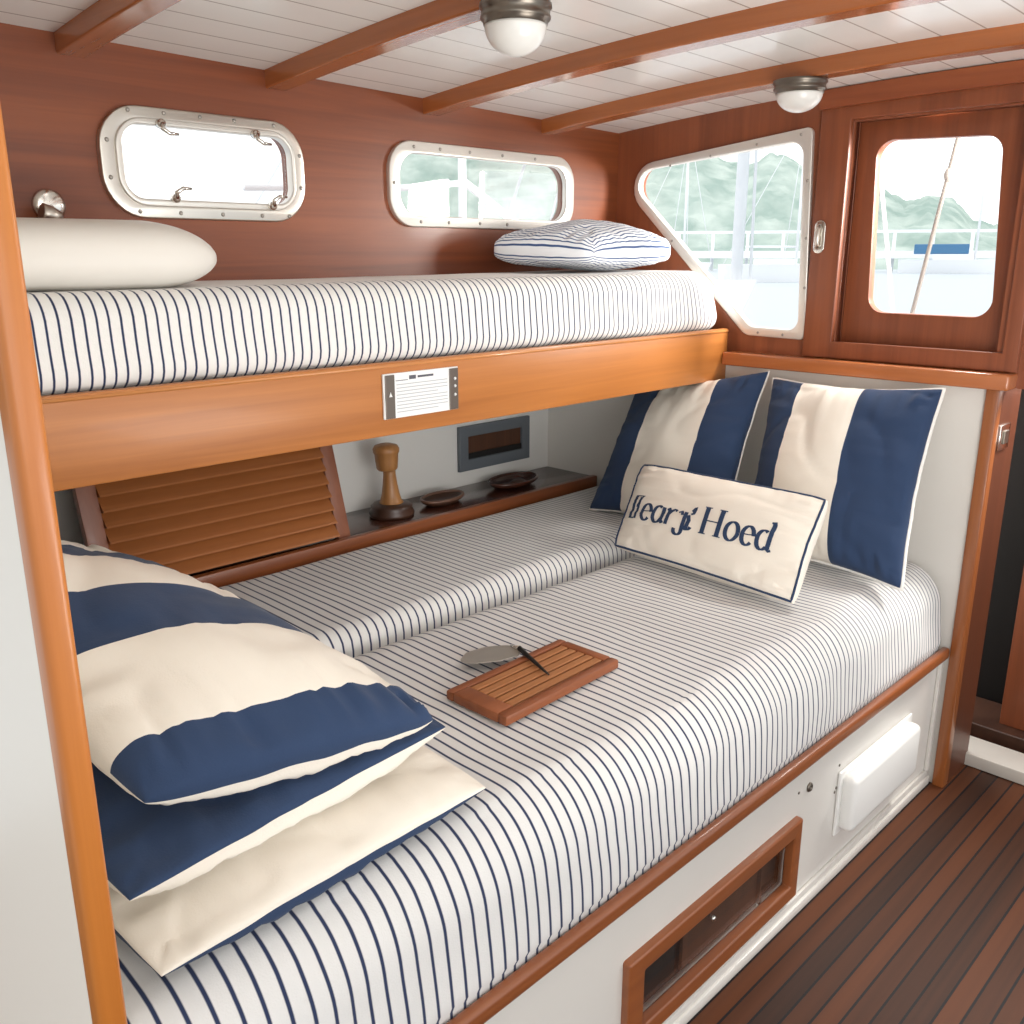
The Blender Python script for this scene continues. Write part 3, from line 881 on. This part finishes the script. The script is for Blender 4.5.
# lower mattress with striped sheet
def uv_low(u, p):
    u = min(u, 4.5)
    s0, s1 = 0.0325, 0.0053
    w = 0.006 * noise.noise(Vector((u * 2.5, p.y * 2.2, p.z * 2))) + 0.0025 * noise.noise(Vector((u * 9, p.y * 5, p.z * 9)))
    return -math.log(max(0.003, s0 - s1 * (u + w))) / s1
def disp_low(q, n, p):
    d = 0.007 * nz(q, 2.2, 2) + 0.003 * nz(q, 7, 4)
    if n.y < -0.3:
        d *= max(0.0, min(1, (q.z - 0.455) / 0.1))
        d += max(0.0, min(1, (q.z - 0.455) / 0.12)) * 0.007 * noise.noise(Vector((p.x * 7, p.z * 4, 1.0))) + max(0.0, min(1, (q.z - 0.45) / 0.08)) * 0.003 * noise.noise(Vector((p.x * 17, p.z * 5, 3.0)))
    if n.x > 0.3: d += 0.005 * noise.noise(Vector((p.y * 14, p.z * 4, 9.0)))
    return d
def drape(q):
    f = max(0.0, 1 - (q.y - 0.88) / 0.30); h = max(0.0, min(1, (q.z - 0.46) / 0.25))
    y = q.y + 0.030 * f * h ** 1.5
    return Vector((q.x, max(y, 0.8865) if q.z < 0.475 else y, q.z))
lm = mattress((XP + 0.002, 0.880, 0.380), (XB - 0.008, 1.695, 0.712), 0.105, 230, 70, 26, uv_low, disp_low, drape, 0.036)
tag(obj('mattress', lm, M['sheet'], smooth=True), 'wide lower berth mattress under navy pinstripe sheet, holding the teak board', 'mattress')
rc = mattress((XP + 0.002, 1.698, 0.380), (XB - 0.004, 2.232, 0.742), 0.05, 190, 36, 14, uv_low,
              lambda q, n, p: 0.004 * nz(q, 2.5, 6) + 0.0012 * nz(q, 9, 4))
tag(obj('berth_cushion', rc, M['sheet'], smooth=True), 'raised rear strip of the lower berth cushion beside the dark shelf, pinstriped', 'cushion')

# ------------------------------------------------------------------ shelf behind the berth
sh = thing('side_shelf', 'dark varnished shelf along the hull behind the lower berth', 'shelf', (1.5, 2.38, 0.70))
sharp(obj('shelf_board', box((XP + 0.002, 2.262, 0.735), (XB - 0.002, YB - 0.001, 0.757), 0.002), M['shelf'], sh))
sharp(obj('shelf_lip', box((XP + 0.002, 2.236, 0.70), (XB - 0.02, 2.262, 0.768), 0.005), M['shelf_lip'], sh))

# louvered panel leaning on the shelf
lp = thing('louver_panel', 'slatted teak louver panel leaning behind the left pillows', 'panel', (1.2, 2.29, 0.759))
tilt = 0.12 / 0.32
zb, zt = 0.768, 1.20
def yl(z): return 2.282 + (z - 0.757) * 0.27
def lean_box(xa, xb, za, zt_, d0, d1, bev=0.002):
    bm = bmesh.new(); add_box(bm, (xa, d0, za), (xb, d1, zt_), bev)
    for v in bm.verts: v.co.y += yl(v.co.z)
    return bm
xa, xb_ = 0.815, 1.585
sharp(obj('stile', lean_box(xb_ - 0.045, xb_, zb - 0.010, zt, -0.006, 0.02), M['stile'], lp))
sharp(obj('stile', lean_box(xa, xa + 0.05, zb - 0.010, zt, -0.006, 0.02), M['stile'], lp))
obj('backing', lean_box(xa + 0.05, xb_ - 0.045, zb - 0.005, zt, 0.012, 0.02, 0), M['groove'], lp)
ns = 11; pitch = (zt - zb) / ns
for k in range(ns):
    za = zb + k * pitch
    bm = bmesh.new()
    prof = [(-0.010, 0.002), (-0.004, pitch * 0.5), (0.008, pitch - 0.003), (0.012, pitch - 0.003), (0.011, 0.002)]
    prof = [(-0.020, 0.004), (-0.018, 0.009), (0.006, pitch - 0.001), (0.011, pitch - 0.001), (0.0, 0.004)]
    A = [bm.verts.new((xa + 0.051, yl(za + z) + y, za + z)) for y, z in prof]
    B = [bm.verts.new((xb_ - 0.046, yl(za + z) + y, za + z)) for y, z in prof]
    m = len(prof)
    for i in range(m): bm.faces.new((A[i], A[(i + 1) % m], B[(i + 1) % m], B[i]))
    bm.faces.new(A[::-1]); bm.faces.new(B)
    obj('slat', bm, M['louver'], lp)

# grey recess vent in the white hull side
t = thing('recess_vent', 'grey framed recess with dark opening in the white hull side', 'vent', (2.435, YB, 0.805))
sharp(obj('frame', plate([rect(2.247, 0.815, 2.622, 0.985), rect(2.290, 0.858, 2.580, 0.945)], 0.018, map_y(YB - 0.0185), 0.003), M['greyframe'], t))
obj('recess_back', box((2.285, YB - 0.006, 0.852), (2.585, YB - 0.001, 0.951)), M['lockerwood'], t)
obj('recess_sill', box((2.292, YB - 0.014, 0.859), (2.578, YB - 0.006, 0.880)), M['black'], t)

# turned handle standing on a round base
hx, hy, hz = 1.832, 2.388, 0.757
t = thing('turned_handle', 'turned wooden handle with rounded head on a dark round base on shelf', 'ornament', (hx, hy, hz))
obj('base', lathe([(0.0, 0.0005), (0.074, 0.0005), (0.076, 0.012), (0.068, 0.026), (0.070, 0.034), (0.060, 0.042), (0.034, 0.046), (0, 0.046)], T(hx, hy, hz), 36), M['darkwood'], t, True)
obj('shaft', lathe([(0.042, 0.044), (0.036, 0.052), (0.030, 0.075), (0.025, 0.105), (0.021, 0.14), (0.0205, 0.168), (0, 0.168)], T(hx, hy, hz) @ Matrix.Rotation(-0.03, 4, 'Y'), 28), M['turned'], t, True)
obj('head', lathe([(0, 0.158), (0.030, 0.158), (0.035, 0.164), (0.038, 0.19), (0.039, 0.212), (0.043, 0.218), (0.044, 0.230), (0.038, 0.240), (0.02, 0.246), (0, 0.247)], T(hx - 0.008, hy, hz) @ Matrix.Rotation(-0.03, 4, 'Y'), 28), M['turned'], t, True)

def dish(name, label, x, y, rx, ry, rot, h, mat, rim):
    t = thing(name, label, 'dish', (x, y, 0.757))
    Mx = T(x, y, 0.7575) @ Matrix.Rotation(rot, 4, 'Z') @ Matrix.Diagonal((rx, ry, 1, 1))
    o = obj('bowl', lathe([(0, 0), (0.7, 0), (0.92, h * 0.5), (1.0, h), (0.9, h), (0.8, h * 0.5), (0.6, h * 0.25), (0, h * 0.2)], Mx, 40), mat, t, True)
    pts = [Mx @ Vector((0.95 * math.cos(a * PI / 20), 0.95 * math.sin(a * PI / 20), h)) for a in range(40)]
    obj('rim', tube(pts, 0.0055, 8, True), rim, t, True)
    return t
dish('oval_dish', 'small oval brown dish on the shelf beside the turned handle', 2.055, 2.385, 0.098, 0.058, 0.15, 0.022, M['darkwood'], wood('dish rim', (96, 66, 52), (122, 88, 70), 'X', 0.4, 0.1))
t = dish('shallow_tray', 'low dark oval tray at the right end of the shelf', 2.42, 2.395, 0.125, 0.075, 0.12, 0.022, M['shelf'], M['shelf'])
t2 = thing('shell_clip', 'small brown knob-like piece lying in the dark oval tray', 'ornament', (2.42, 2.36, 0.765))
obj('body', lathe([(0, 0), (0.03, 0.0), (0.036, 0.008), (0.026, 0.016), (0, 0.018)], T(2.42, 2.37, 0.764) @ Matrix.Diagonal((1.1, 0.7, 1, 1)), 24), M['darkwood'], t2, True)

# ------------------------------------------------------------------ cushions at the right end
stA = broad('cushion stripes rear', [(0, NAVY), (0.25, CREAM), (0.70, NAVY)])
stB = broad('cushion stripes front', [(0, NAVY), (0.215, CREAM), (0.60, NAVY)])
P = Pillow((2.385, 1.985, 0.748), (2.455, 1.485, 0.740), (2.695, 1.508, 1.238), (2.665, 2.010, 1.135), 0.10, 0.05, 0.07, 0.36, 11, 0.008, (-1, 0, 0.3), back_grow=0.02)
pillow('striped_cushion', 'navy and cream striped cushion half hidden under the teak fascia', P, stA, M['whitecloth'], 'pillow', 'broad striped cushions against the white bulkhead', M['whitecloth'], pr=0.0035)
P = Pillow((2.440, 1.420, 0.724), (2.415, 0.905, 0.724), (2.690, 0.958, 1.236), (2.690, 1.486, 1.218), 0.10, 0.05, 0.07, 0.36, 23, 0.009, (-1, 0, 0.3), back_grow=0.09)
pillow('striped_cushion', 'navy and cream striped cushion nearest the corner post, white edged', P, stB, M['whitecloth'], 'pillow', 'broad striped cushions against the white bulkhead', M['whitecloth'], pr=0.006)

# lumbar pillow with lettering
PL = Pillow((2.105, 1.660, 0.745), (2.085, 1.040, 0.728), (2.280, 1.062, 0.972), (2.300, 1.705, 0.968), 0.058, 0.06, 0.035, 0.36, 31, 0.0045, (-1, 0, 0.6), back_grow=0.07, tip=0.035)
lumb = pillow('lumbar_pillow', 'long white lumbar pillow with navy lettering and navy piping', PL, M['cream'], M['cream'], 'pillow', None, M['navy'], inset=0.012, pr=0.0035)
# broad-nib letters, drawn on the cushion surface
def arc(cx, cy, rx, ry, a0, a1, n=18):
    return [(cx + rx * math.cos(math.radians(a0 + (a1 - a0) * k / n)), cy + ry * math.sin(math.radians(a0 + (a1 - a0) * k / n))) for k in range(n + 1)]
G = {
 'B': (0.50, [([(0.06, 0), (0.06, 1.0)], 1), ([(0.0, 0.0), (0.24, 0.0)], 0.5), ([(0.0, 1.0), (0.42, 1.0)], 0.5), ([(0.06, 0.02), (0.30, 0.02)], .5), ([(0.36, 0.98), (0.22, 0.52), (0.30, 0.5)], 0.5), ([(0.30, 0.95), (0.30, 0.0)], 0.8)]),
 'e': (0.52, [([(0.08, 0.36)] + [(0.26, 0.37), (0.43, 0.40)], 0.55), (arc(0.25, 0.33, 0.19, 0.34, 5, 320), 1)]),
 'a': (0.56, [(arc(0.23, 0.33, 0.19, 0.34, 60, 330), 1), ([(0.43, 0.66), (0.42, 0.12), (0.46, 0.02), (0.54, 0.08)], 1)]),
 'r': (0.44, [([(0.0, 0.58), (0.09, 0.66), (0.09, 0.0)], 1), ([(0.09, 0.40), (0.18, 0.58), (0.28, 0.67), (0.38, 0.62)], 0.9)]),
 'y': (0.66, [([(0.02, 0.58), (0.14, 0.66), (0.18, 0.5)], .8), ([(0.30, 0.66), (0.30, -0.12)] + arc(0.16, -0.12, 0.14, 0.16, 0, -200, 12), 1), ([(0.44, 0.0), (0.48, 0.35), (0.40, 0.55)], 1), ([(0.50, 0.72), (0.60, 0.90), (0.56, 0.66), (0.48, 0.60)], 0.9), (arc(0.46, 0.14, 0.14, 0.16, 200, 350, 10), 0.9)]),
 'H': (0.86, [([(0.12, 0.02), (0.12, 0.98)], 1.15), ([(0.66, 0.02), (0.66, 0.98)], 1.15), ([(0.12, 0.5), (0.66, 0.5)], 0.55), ([(0.0, 0.0), (0.26, 0.0)], 0.5), ([(0.0, 1.0), (0.26, 1.0)], 0.5), ([(0.53, 0.0), (0.80, 0.0)], 0.5), ([(0.53, 1.0), (0.80, 1.0)], 0.5)]),
 'o': (0.56, [(arc(0.26, 0.33, 0.21, 0.34, 0, 360, 30), 1)]),
 'd': (0.58, [(arc(0.23, 0.33, 0.19, 0.34, 60, 320), 1), ([(0.34, 1.0), (0.45, 1.02), (0.43, 0.10), (0.48, 0.0), (0.56, 0.04)], 1.05)]),
 ' ': (0.26, []),
}
def strokes_mesh():
    bm = bmesh.new()
    text = 'Beary Hoed'
    tot = sum(G[c][0] for c in text)
    u0, u1 = 0.060, 0.850
    sx = (u1 - u0) / tot                    # u per letter unit
    cap = 0.255                             # cap height in v
    lenU = 0.62; lenV = 0.31
    xo = 0
    for c in text:
        for pts, wgt in G[c][1]:
            # resample
            fine = []
            for (a, b) in zip(pts[:-1], pts[1:]):
                d = math.hypot(b[0] - a[0], b[1] - a[1]); n = max(1, int(d / 0.05))
                for k in range(n): fine.append((a[0] + (b[0] - a[0]) * k / n, a[1] + (b[1] - a[1]) * k / n))
            fine.append(pts[-1])
            prev = None
            for i, (x, y) in enumerate(fine):
                a = fine[max(0, i - 1)]; b = fine[min(len(fine) - 1, i + 1)]
                tx, ty = b[0] - a[0], b[1] - a[1]; l = math.hypot(tx, ty) or 1; tx /= l; ty /= l
                # thick for uprights, thin for crossbars
                w = 0.5 * wgt * (0.056 + 0.090 * abs(ty * 0.94 - tx * 0.25))
                vs = []
                for sgn in (-1, 1):
                    X = x - ty * w * sgn; Y = y + tx * w * sgn
                    X2 = X + 0.03 * Y       # italic slant
                    u = u0 + (xo + X2) * sx; v = 0.335 + Y * cap + 0.035 * (u - 0.4)
                    vs.append(bm.verts.new(PL.pt(u, v, 1, 0.0016)))
                if prev: bm.faces.new((prev[0], vs[0], vs[1], prev[1]))
                prev = vs
        xo += G[c][0]
    return bm
obj('lettering', strokes_mesh(), M['navy'], lumb, True)

# ------------------------------------------------------------------ stack of three big pillows at the left end
P = Pillow((0.352, 0.945, 0.760), (0.918, 0.965, 0.758), (0.95, 1.62, 0.768), (0.31, 1.62, 0.768), 0.042, 0.045, 0.02, 0.36, 41, 0.006, (0, 0, 1), back_grow=0.10, tip=0.01, floor=0.718)
pillow('bed_pillow', 'bottom pillow of the left stack, cream above with navy underside', P, M['cream'], M['navy'], 'pillow', 'stacked pillows at the left end of the berth')
P = Pillow((0.345, 0.998, 0.842), (0.900, 1.042, 0.846), (0.92, 1.70, 0.862), (0.31, 1.66, 0.862), 0.042, 0.062, 0.02, 0.36, 53, 0.006, (0, 0, 1), back_grow=0.12, tip=0.01)
pillow('bed_pillow', 'middle pillow of the left stack, navy above with cream underside', P, M['navy'], M['cream'], 'pillow', 'stacked pillows at the left end of the berth')
stT = broad('pillow stripes', [(0, NAVY), (0.095, CREAM), (0.33, NAVY), (0.51, CREAM), (0.70, NAVY), (0.84, CREAM)], 1)
P = Pillow((0.395, 1.045, 0.925), (0.862, 1.012, 0.882), (0.73, 1.80, 0.965), (0.30, 1.84, 1.150), 0.115, 0.058, 0.0, 0.36, 67, 0.009, (0, 0, 1), back_grow=0.11, tip=0.03)
pillow('bed_pillow', 'top pillow of the left stack, broad navy and cream stripes', P, stT, M['cream'], 'pillow', 'stacked pillows at the left end of the berth')

# ------------------------------------------------------------------ teak board on the bed
t = thing('slatted_board', 'small slatted teak board lying on the lower mattress', 'tray', (1.31, 1.235, 0.713))
Mb = T(1.313, 1.232, 0.716) @ Matrix.Rotation(0.03, 4, 'Z')
hl, hw, th = 0.182, 0.086, 0.022
bm = bmesh.new()
add_box(bm, (-hl, -hw, 0), (hl, -hw + 0.024, th), 0.005, 2, 0, Mb); sharp(obj('frame_rail', bm, M['board_rim'], t))
bm = bmesh.new(); add_box(bm, (-hl, hw - 0.022, 0), (hl, hw, th), 0.005, 2, 0, Mb); sharp(obj('frame_rail', bm, M['board_rim'], t))
bm = bmesh.new(); add_box(bm, (-hl, -hw + 0.024, 0), (-hl + 0.045, hw - 0.022, th), 0.004, 2, 0, Mb); sharp(obj('frame_end', bm, M['board_rim'], t))
bm = bmesh.new(); add_box(bm, (hl - 0.025, -hw + 0.024, 0), (hl, hw - 0.022, th), 0.004, 2, 0, Mb); sharp(obj('frame_end', bm, M['board_rim'], t))
ya, yb = -hw + 0.026, hw - 0.024
for k in range(5):
    w = (yb - ya) / 5
    bm = bmesh.new(); add_box(bm, (-hl + 0.046, ya + k * w + 0.0028, 0.004), (hl - 0.026, ya + (k + 1) * w - 0.0028, th - 0.0015), 0.0015, 1, 0, Mb)
    obj('slat', bm, M['board'], t)
bm = bmesh.new(); add_box(bm, (-hl + 0.044, ya, 0.0005), (hl - 0.024, yb, 0.006), 0, 1, 0, Mb)
obj('under_board', bm, M['groove'], t)

# flat server lying across the board's rear edge
t = thing('cake_server', 'grey flat-bladed server with thin dark handle, lying across the teak board', 'utensil', (1.36, 1.36, 0.735))
lp_ = [(0.0, 0.0), (0.03, 0.034), (0.08, 0.044), (0.13, 0.030), (0.155, 0.0), (0.13, -0.030), (0.08, -0.036), (0.03, -0.024)]
lp_ = rpoly(lp_, 0.012, 4)
Ang = math.atan2(1.352 - 1.40, 1.375 - 1.262) 
dirx = Vector((math.cos(Ang + 0.0), math.sin(Ang), 0)); diry = Vector((-dirx.y, dirx.x, 0))
o0 = Vector((1.245, 1.402, 0.7345))
bm = plate([lp_], 0.002, lambda u, v, w: tuple(o0 + dirx * u + diry * v * 1.05 + Vector((0, 0, w - 0.002 + 0.035 * u))), 0.0005)
obj('blade', bm, M['smoke'], t)
hs = Vector((1.372, 1.338, 0.7455)); he = Vector((1.325, 1.205, 0.7415))
obj('handle', tube([hs, hs.lerp(he, 0.3), hs.lerp(he, 0.6), he], [0.006, 0.0052, 0.0042, 0.002], 10), M['black'], t, True)
obj('collar', tube([Vector((1.378, 1.37, 0.741)), Vector((1.374, 1.352, 0.742)), hs], [0.003, 0.0055, 0.0064], 10), M['chrome'], t, True)

# ------------------------------------------------------------------ latch on the corner post
t = thing('door_latch', 'small square chrome latch on the side of the corner post', 'latch', (2.82, 0.818, 1.06))
sharp(obj('plate', box((2.795, 0.826, 1.062), (2.875, 0.8325, 1.135), 0.002), M['chrome'], t))
obj('keeper', box((2.815, 0.820, 1.08), (2.85, 0.8265, 1.118), 0.002), M['bronze'], t)

# ------------------------------------------------------------------ outside
def emat(name, c, rough=0.9): return plain(name, c, rough)
bm = bmesh.new()
bmesh.ops.create_circle(bm, cap_ends=True, segments=64, radius=900)
wm, nt, b = new_mat('bright water')
b.inputs['Base Color'].default_value = lin((198, 206, 210)); b.inputs['Roughness'].default_value = 0.5; b.inputs['Specular IOR Level'].default_value = 0.25
tc = N(nt, 'ShaderNodeTexCoord'); n1 = N(nt, 'ShaderNodeTexNoise'); n1.inputs['Scale'].default_value = 0.8; n1.inputs['Detail'].default_value = 3
nt.links.new(tc.outputs['Object'], n1.inputs['Vector'])
bp = N(nt, 'ShaderNodeBump'); bp.inputs['Strength'].default_value = 0.2; nt.links.new(n1.outputs['Fac'], bp.inputs['Height'])
nt.links.new(bp.outputs['Normal'], b.inputs['Normal'])
for v in bm.verts: v.co.z = -0.45
struct(obj('water', bm, wm, origin=(0, 0, -0.45)))

# wooded hillside across the water (ridge heights given per azimuth)
ridge = [(-20, 0.6), (0, 0.7), (13.3, 0.8), (17.8, 1.4), (19.3, 1.7), (20.3, 2.8), (21.5, 3.1), (22.7, 2.75), (24.1, 3.5), (25.6, 3.7), (27.8, 4.6), (29, 5.3), (30.1, 5.4), (31.4, 4.8), (33.9, 5.5), (37.3, 5.6), (42, 6.6), (46.6, 7.2), (52.4, 7.6), (54.5, 4.5), (56.5, 1.0), (60, 0.4)]
def ridge_at(a):
    for (a0, e0), (a1, e1) in zip(ridge[:-1], ridge[1:]):
        if a0 <= a <= a1:
            t = (a - a0) / (a1 - a0); return e0 + (e1 - e0) * t
    return 0.3
hm, nt, b = new_mat('hazy woodland')
b.inputs['Roughness'].default_value = 1; b.inputs['Specular IOR Level'].default_value = 0
tc = N(nt, 'ShaderNodeTexCoord'); n1 = N(nt, 'ShaderNodeTexNoise'); n1.inputs['Scale'].default_value = 0.16; n1.inputs['Detail'].default_value = 5
nt.links.new(tc.outputs['Object'], n1.inputs['Vector'])
cr = N(nt, 'ShaderNodeValToRGB'); cr.color_ramp.elements[0].position = 0.35; cr.color_ramp.elements[0].color = lin((158, 178, 168))  # aerial haze is mixed into these pale greens
cr.color_ramp.elements[1].position = 0.65; cr.color_ramp.elements[1].color = lin((200, 212, 202))
nt.links.new(n1.outputs['Fac'], cr.inputs['Fac']); nt.links.new(cr.outputs['Color'], b.inputs['Base Color'])
bm = bmesh.new(); na, nr = 420, 40; rows = []
for i in range(na + 1):
    a = -20 + 80 * i / na; ar = math.radians(a); row = []
    for j in range(nr + 1):
        t = j / nr; D = 150 + 60 * t
        hgt = math.tan(math.radians(ridge_at(a))) * (D) * math.sin(t * PI / 2) ** 0.8 + 2.05 * t
        p = Vector((D * math.cos(ar), D * math.sin(ar), 0))
        # crowns of the trees: rounded bumps
        q = Vector((p.x * 0.30, p.y * 0.30, t * 6.0))
        dist, _ = noise.voronoi(q)
        hgt += (1.5 * (0.6 - dist[0]) + 0.8 * noise.noise(Vector((p.x * 0.12, p.y * 0.12, t * 3))) + 0.5 * noise.noise(Vector((p.x * 0.7, p.y * 0.7, t * 9)))) * min(1, t * 5)
        row.append(bm.verts.new((p.x, p.y, hgt - 0.5)))
    rows.append(row)
for A, B in zip(rows[:-1], rows[1:]):
    for j in range(nr): bm.faces.new((A[j], A[j + 1], B[j + 1], B[j]))
struct(obj('hills', bm, hm, smooth=True, origin=(170, 70, 0)))

def polar(az, D, z): a = math.radians(az); return Vector((D * math.cos(a), D * math.sin(a), z))

# long jetty at the foot of the hill
t = thing('jetty', 'long pale jetty with railing across the water', 'jetty', polar(28, 138, -0.45))
pA, pB = polar(4, 140, 0), polar(52, 140, 0)
d = (pB - pA).normalized(); nrm = Vector((-d.y, d.x, 0))
L = (pB - pA).length
def jb(s0, s1, w0, w1, z0, z1):
    Mj = Matrix((( d.x, nrm.x, 0, pA.x), (d.y, nrm.y, 0, pA.y), (0, 0, 1, 0), (0, 0, 0, 1)))
    return box((s0, w0, z0), (s1, w1, z1), 0, 1, Mj)
obj('deck', jb(0, L, -1.5, 1.5, 1.2, 2.1), M['gel'], t)
obj('handrail', jb(0, L, -1.5, -1.3, 4.3, 4.65), M['mast'], t)
for k in range(26):
    s = 1 + k * (L - 2) / 25
    obj('post', jb(s - 0.2, s + 0.2, -1.5, -1.2, -0.6, 4.5), M['mast'], t)

def sailboat(label, az, D, length, heading, mast_h, deck_z, mr, cover=None, shrouds=True, mf=0.16, boom=True):
    c = polar(az, D, -0.45) - Vector((math.cos(heading), math.sin(heading), 0)) * mf * length
    t = thing('sailboat', label, 'boat', c)
    Mh = T(*c) @ Matrix.Rotation(heading, 4, 'Z')
    bm = bmesh.new(); n = 24; rows = []
    H_ = deck_z + 0.45
    for i in range(n + 1):
        s = i / n; x = (s - 0.5) * length
        b_ = length * 0.15 * (math.sin(min(1, (1 - s) * 1.5) * PI / 2) ** 0.8) * (0.75 + 0.25 * min(1, s * 4))
        b_ = max(b_, 0.01)
        rake = 0.16 * length * max(0, s - 0.8) / 0.2
        row = []
        for k in range(7):
            q = k / 6
            row.append(bm.verts.new(Mh @ Vector((x - rake * (1 - q) * 0.6, b_ * (0.55 + 0.45 * q), H_ * (q + 0.12 * max(0, s - 0.5) * q)))))
        for k in range(6, -1, -1):
            q = k / 6
            row.append(bm.verts.new(Mh @ Vector((x - rake * (1 - q) * 0.6, -b_ * (0.55 + 0.45 * q), H_ * (q + 0.12 * max(0, s - 0.5) * q)))))
        rows.append(row)
    for A, B in zip(rows[:-1], rows[1:]):
        for k in range(14): bm.faces.new((A[k], A[(k + 1) % 14], B[(k + 1) % 14], B[k]))
    bm.faces.new(rows[0]); bm.faces.new(rows[-1][::-1])
    obj('hull', bm, M['gel'], t, False)
    bm = box((-length * 0.2, -length * 0.06, H_), (length * 0.15, length * 0.06, H_ + 0.045 * length), 0.04, 3, Mh)
    obj('cabin', bm, M['gel'], t)
    if cover:
        obj('sail_cover', box((-length * 0.38, -0.3, H_ + 0.05 * length), (length * 0.1, 0.3, H_ + 0.05 * length + cover), 0.1, 2, Mh), M['canvas'], t)
    if mast_h:
        mt = Mh @ Vector((length * mf, 0, H_)); tp = Mh @ Vector((length * mf, 0, H_ + mast_h))
        obj('mast', tube([mt, tp], mr), M['mast'], t, True)
        if shrouds:
            for q in (Vector((length * 0.49, 0, H_)), Vector((-length * 0.49, 0, H_)), Vector((length * 0.1, length * 0.14, H_)), Vector((length * 0.1, -length * 0.14, H_))):
                obj('stay', tube([Mh @ q, tp], mr * 0.25, 6), M['mast'], t, True)
            if boom: obj('boom', tube([Mh @ Vector((length * 0.15, 0, H_ + mast_h * 0.12)), Mh @ Vector((-length * 0.3, 0, H_ + mast_h * 0.12))], mr * 0.8), M['mast'], t, True)
    return t
# near white sloop, its bow showing in the pointed window
sailboat('near white sailboat hull and thick mast seen through the pointed window', 31.5, 11.5, 7.5, math.radians(-62), 9.0, 1.22, 0.070, None, True, 0.468, False)
sailboat('far sailboat with thin mast right of the thick mast in the pointed window', 28.2, 78, 9, math.radians(-40), 11.0, 0.9, 0.11)
sailboat('distant moored boat with a blue cover seen through the hatch window', 18.9, 120, 12, math.radians(-75), 16, 1.1, 0.14, 1.1, False)
sailboat('distant sailboat with slim mast left of the thick mast in the pointed window', 34.6, 84, 9, math.radians(-20), 11.0, 0.9, 0.11)

# own foredeck and rigging outside the hatch
struct(obj('foredeck', box((3.40, -1.2, 1.19), (4.6, 2.3, 1.225), 0.01), M['gel']))
r1 = [Vector((3.7, 1.4858, 1.295)), Vector((3.7, 1.380, 2.011))]
dd = (r1[1] - r1[0]).normalized()
def on_line(z): return r1[0] + dd * ((z - r1[0].z) / dd.z)
t = thing('mooring_stay', 'pale rope stay with a knot slanting outside the hatch window', 'rope', on_line(1.226))
obj('rope', tube([on_line(1.227), on_line(2.6), on_line(3.4)], 0.008), M['rope'], t, True)
k = on_line(1.885)
obj('knot', lathe([(0, -0.028), (0.010, -0.022), (0.017, 0), (0.010, 0.022), (0, 0.028)], T(*k), 14), M['rope'], t, True)
a, b_ = Vector((3.7, 1.660, 1.918)), Vector((3.7, 1.549, 1.383)); dd2 = (b_ - a).normalized()
tag(obj('shroud_wire', tube([a - dd2 * 0.9, a + dd2 * ((1.227 - a.z) / dd2.z)], 0.0075), M['mast'], smooth=True), 'thin white shroud wire at the left of the hatch window', 'rope')

# guard rail outside the second portlight
t = thing('guard_rail', 'white tubular guard rail outside the second portlight', 'railing', (2.7, 3.0, 1.2))
obj('stanchion', tube([(2.727, 3.0, 1.2), (2.730, 3.0, 2.15)], 0.017), M['gel'], t, True)
obj('top_rail', tube([(1.72, 3.0, 1.823), (2.40, 3.0, 1.853), (2.728, 3.0, 1.888)], 0.012), M['gel'], t, True)
obj('brace', tube([(2.735, 3.0, 1.895), (3.10, 3.0, 1.71), (3.9, 3.0, 1.30)], 0.016), M['gel'], t, True)
obj('stanchion', tube([(2.456, 3.0, 1.2), (2.458, 3.0, 1.852)], 0.010), M['gel'], t, True)
struct(obj('side_deck', box((0.0, 2.56, 1.14), (4.6, 3.2, 1.20), 0.01), M['gel']))

# ------------------------------------------------------------------ light
w = bpy.data.worlds.new('sky'); scene.world = w; w.use_nodes = True
nt = w.node_tree; bg = nt.nodes['Background']
tc = N(nt, 'ShaderNodeTexCoord'); sp = N(nt, 'ShaderNodeSeparateXYZ'); nt.links.new(tc.outputs['Generated'], sp.inputs[0])
cr = N(nt, 'ShaderNodeValToRGB'); cr.color_ramp.elements[0].position = 0.0; cr.color_ramp.elements[0].color = (0.98, 0.985, 0.98, 1)
cr.color_ramp.elements[1].position = 0.6; cr.color_ramp.elements[1].color = (0.95, 0.97, 1.0, 1)
nt.links.new(sp.outputs['Z'], cr.inputs['Fac']); nt.links.new(cr.outputs['Color'], bg.inputs['Color'])
bg.inputs['Strength'].default_value = 1.6

def area(name, loc, target, size, power, color=(1, 1, 1), size_y=None, spec=1.0):
    l = bpy.data.lights.new(name, 'AREA'); l.energy = power; l.size = size; l.color = color; l.specular_factor = spec
    if size_y: l.shape = 'RECTANGLE'; l.size_y = size_y
    o = bpy.data.objects.new(name, l); COL.objects.link(o); o.location = loc
    o.rotation_euler = (Vector(target) - Vector(loc)).to_track_quat('-Z', 'Y').to_euler()
    return o
area('companionway_light', (0.2, -0.9, 1.9), (1.6, 1.6, 0.7), 1.4, 20, (1.0, 0.98, 0.95))
area('deckhead_fill', (1.3, -0.15, 1.05), (1.5, 0.35, 2.0), 0.9, 25, (1.0, 0.98, 0.95), None, 0.25)  # unseen fill lamp, added to brighten the ceiling from below
area('bow_daylight', (3.2, 1.12, 2.28), (2.42, 2.2, 1.6), 0.35, 40, (1.0, 0.98, 0.95))
area('bow_daylight', (3.5, 0.42, 1.95), (2.35, 2.2, 1.72), 0.5, 70, (1.0, 0.96, 0.90))

scene.view_settings.view_transform = 'Standard'
scene.view_settings.look = 'None'
scene.view_settings.exposure = 0.0
scene.cycles.use_denoising = True
scene.cycles.max_bounces = 8
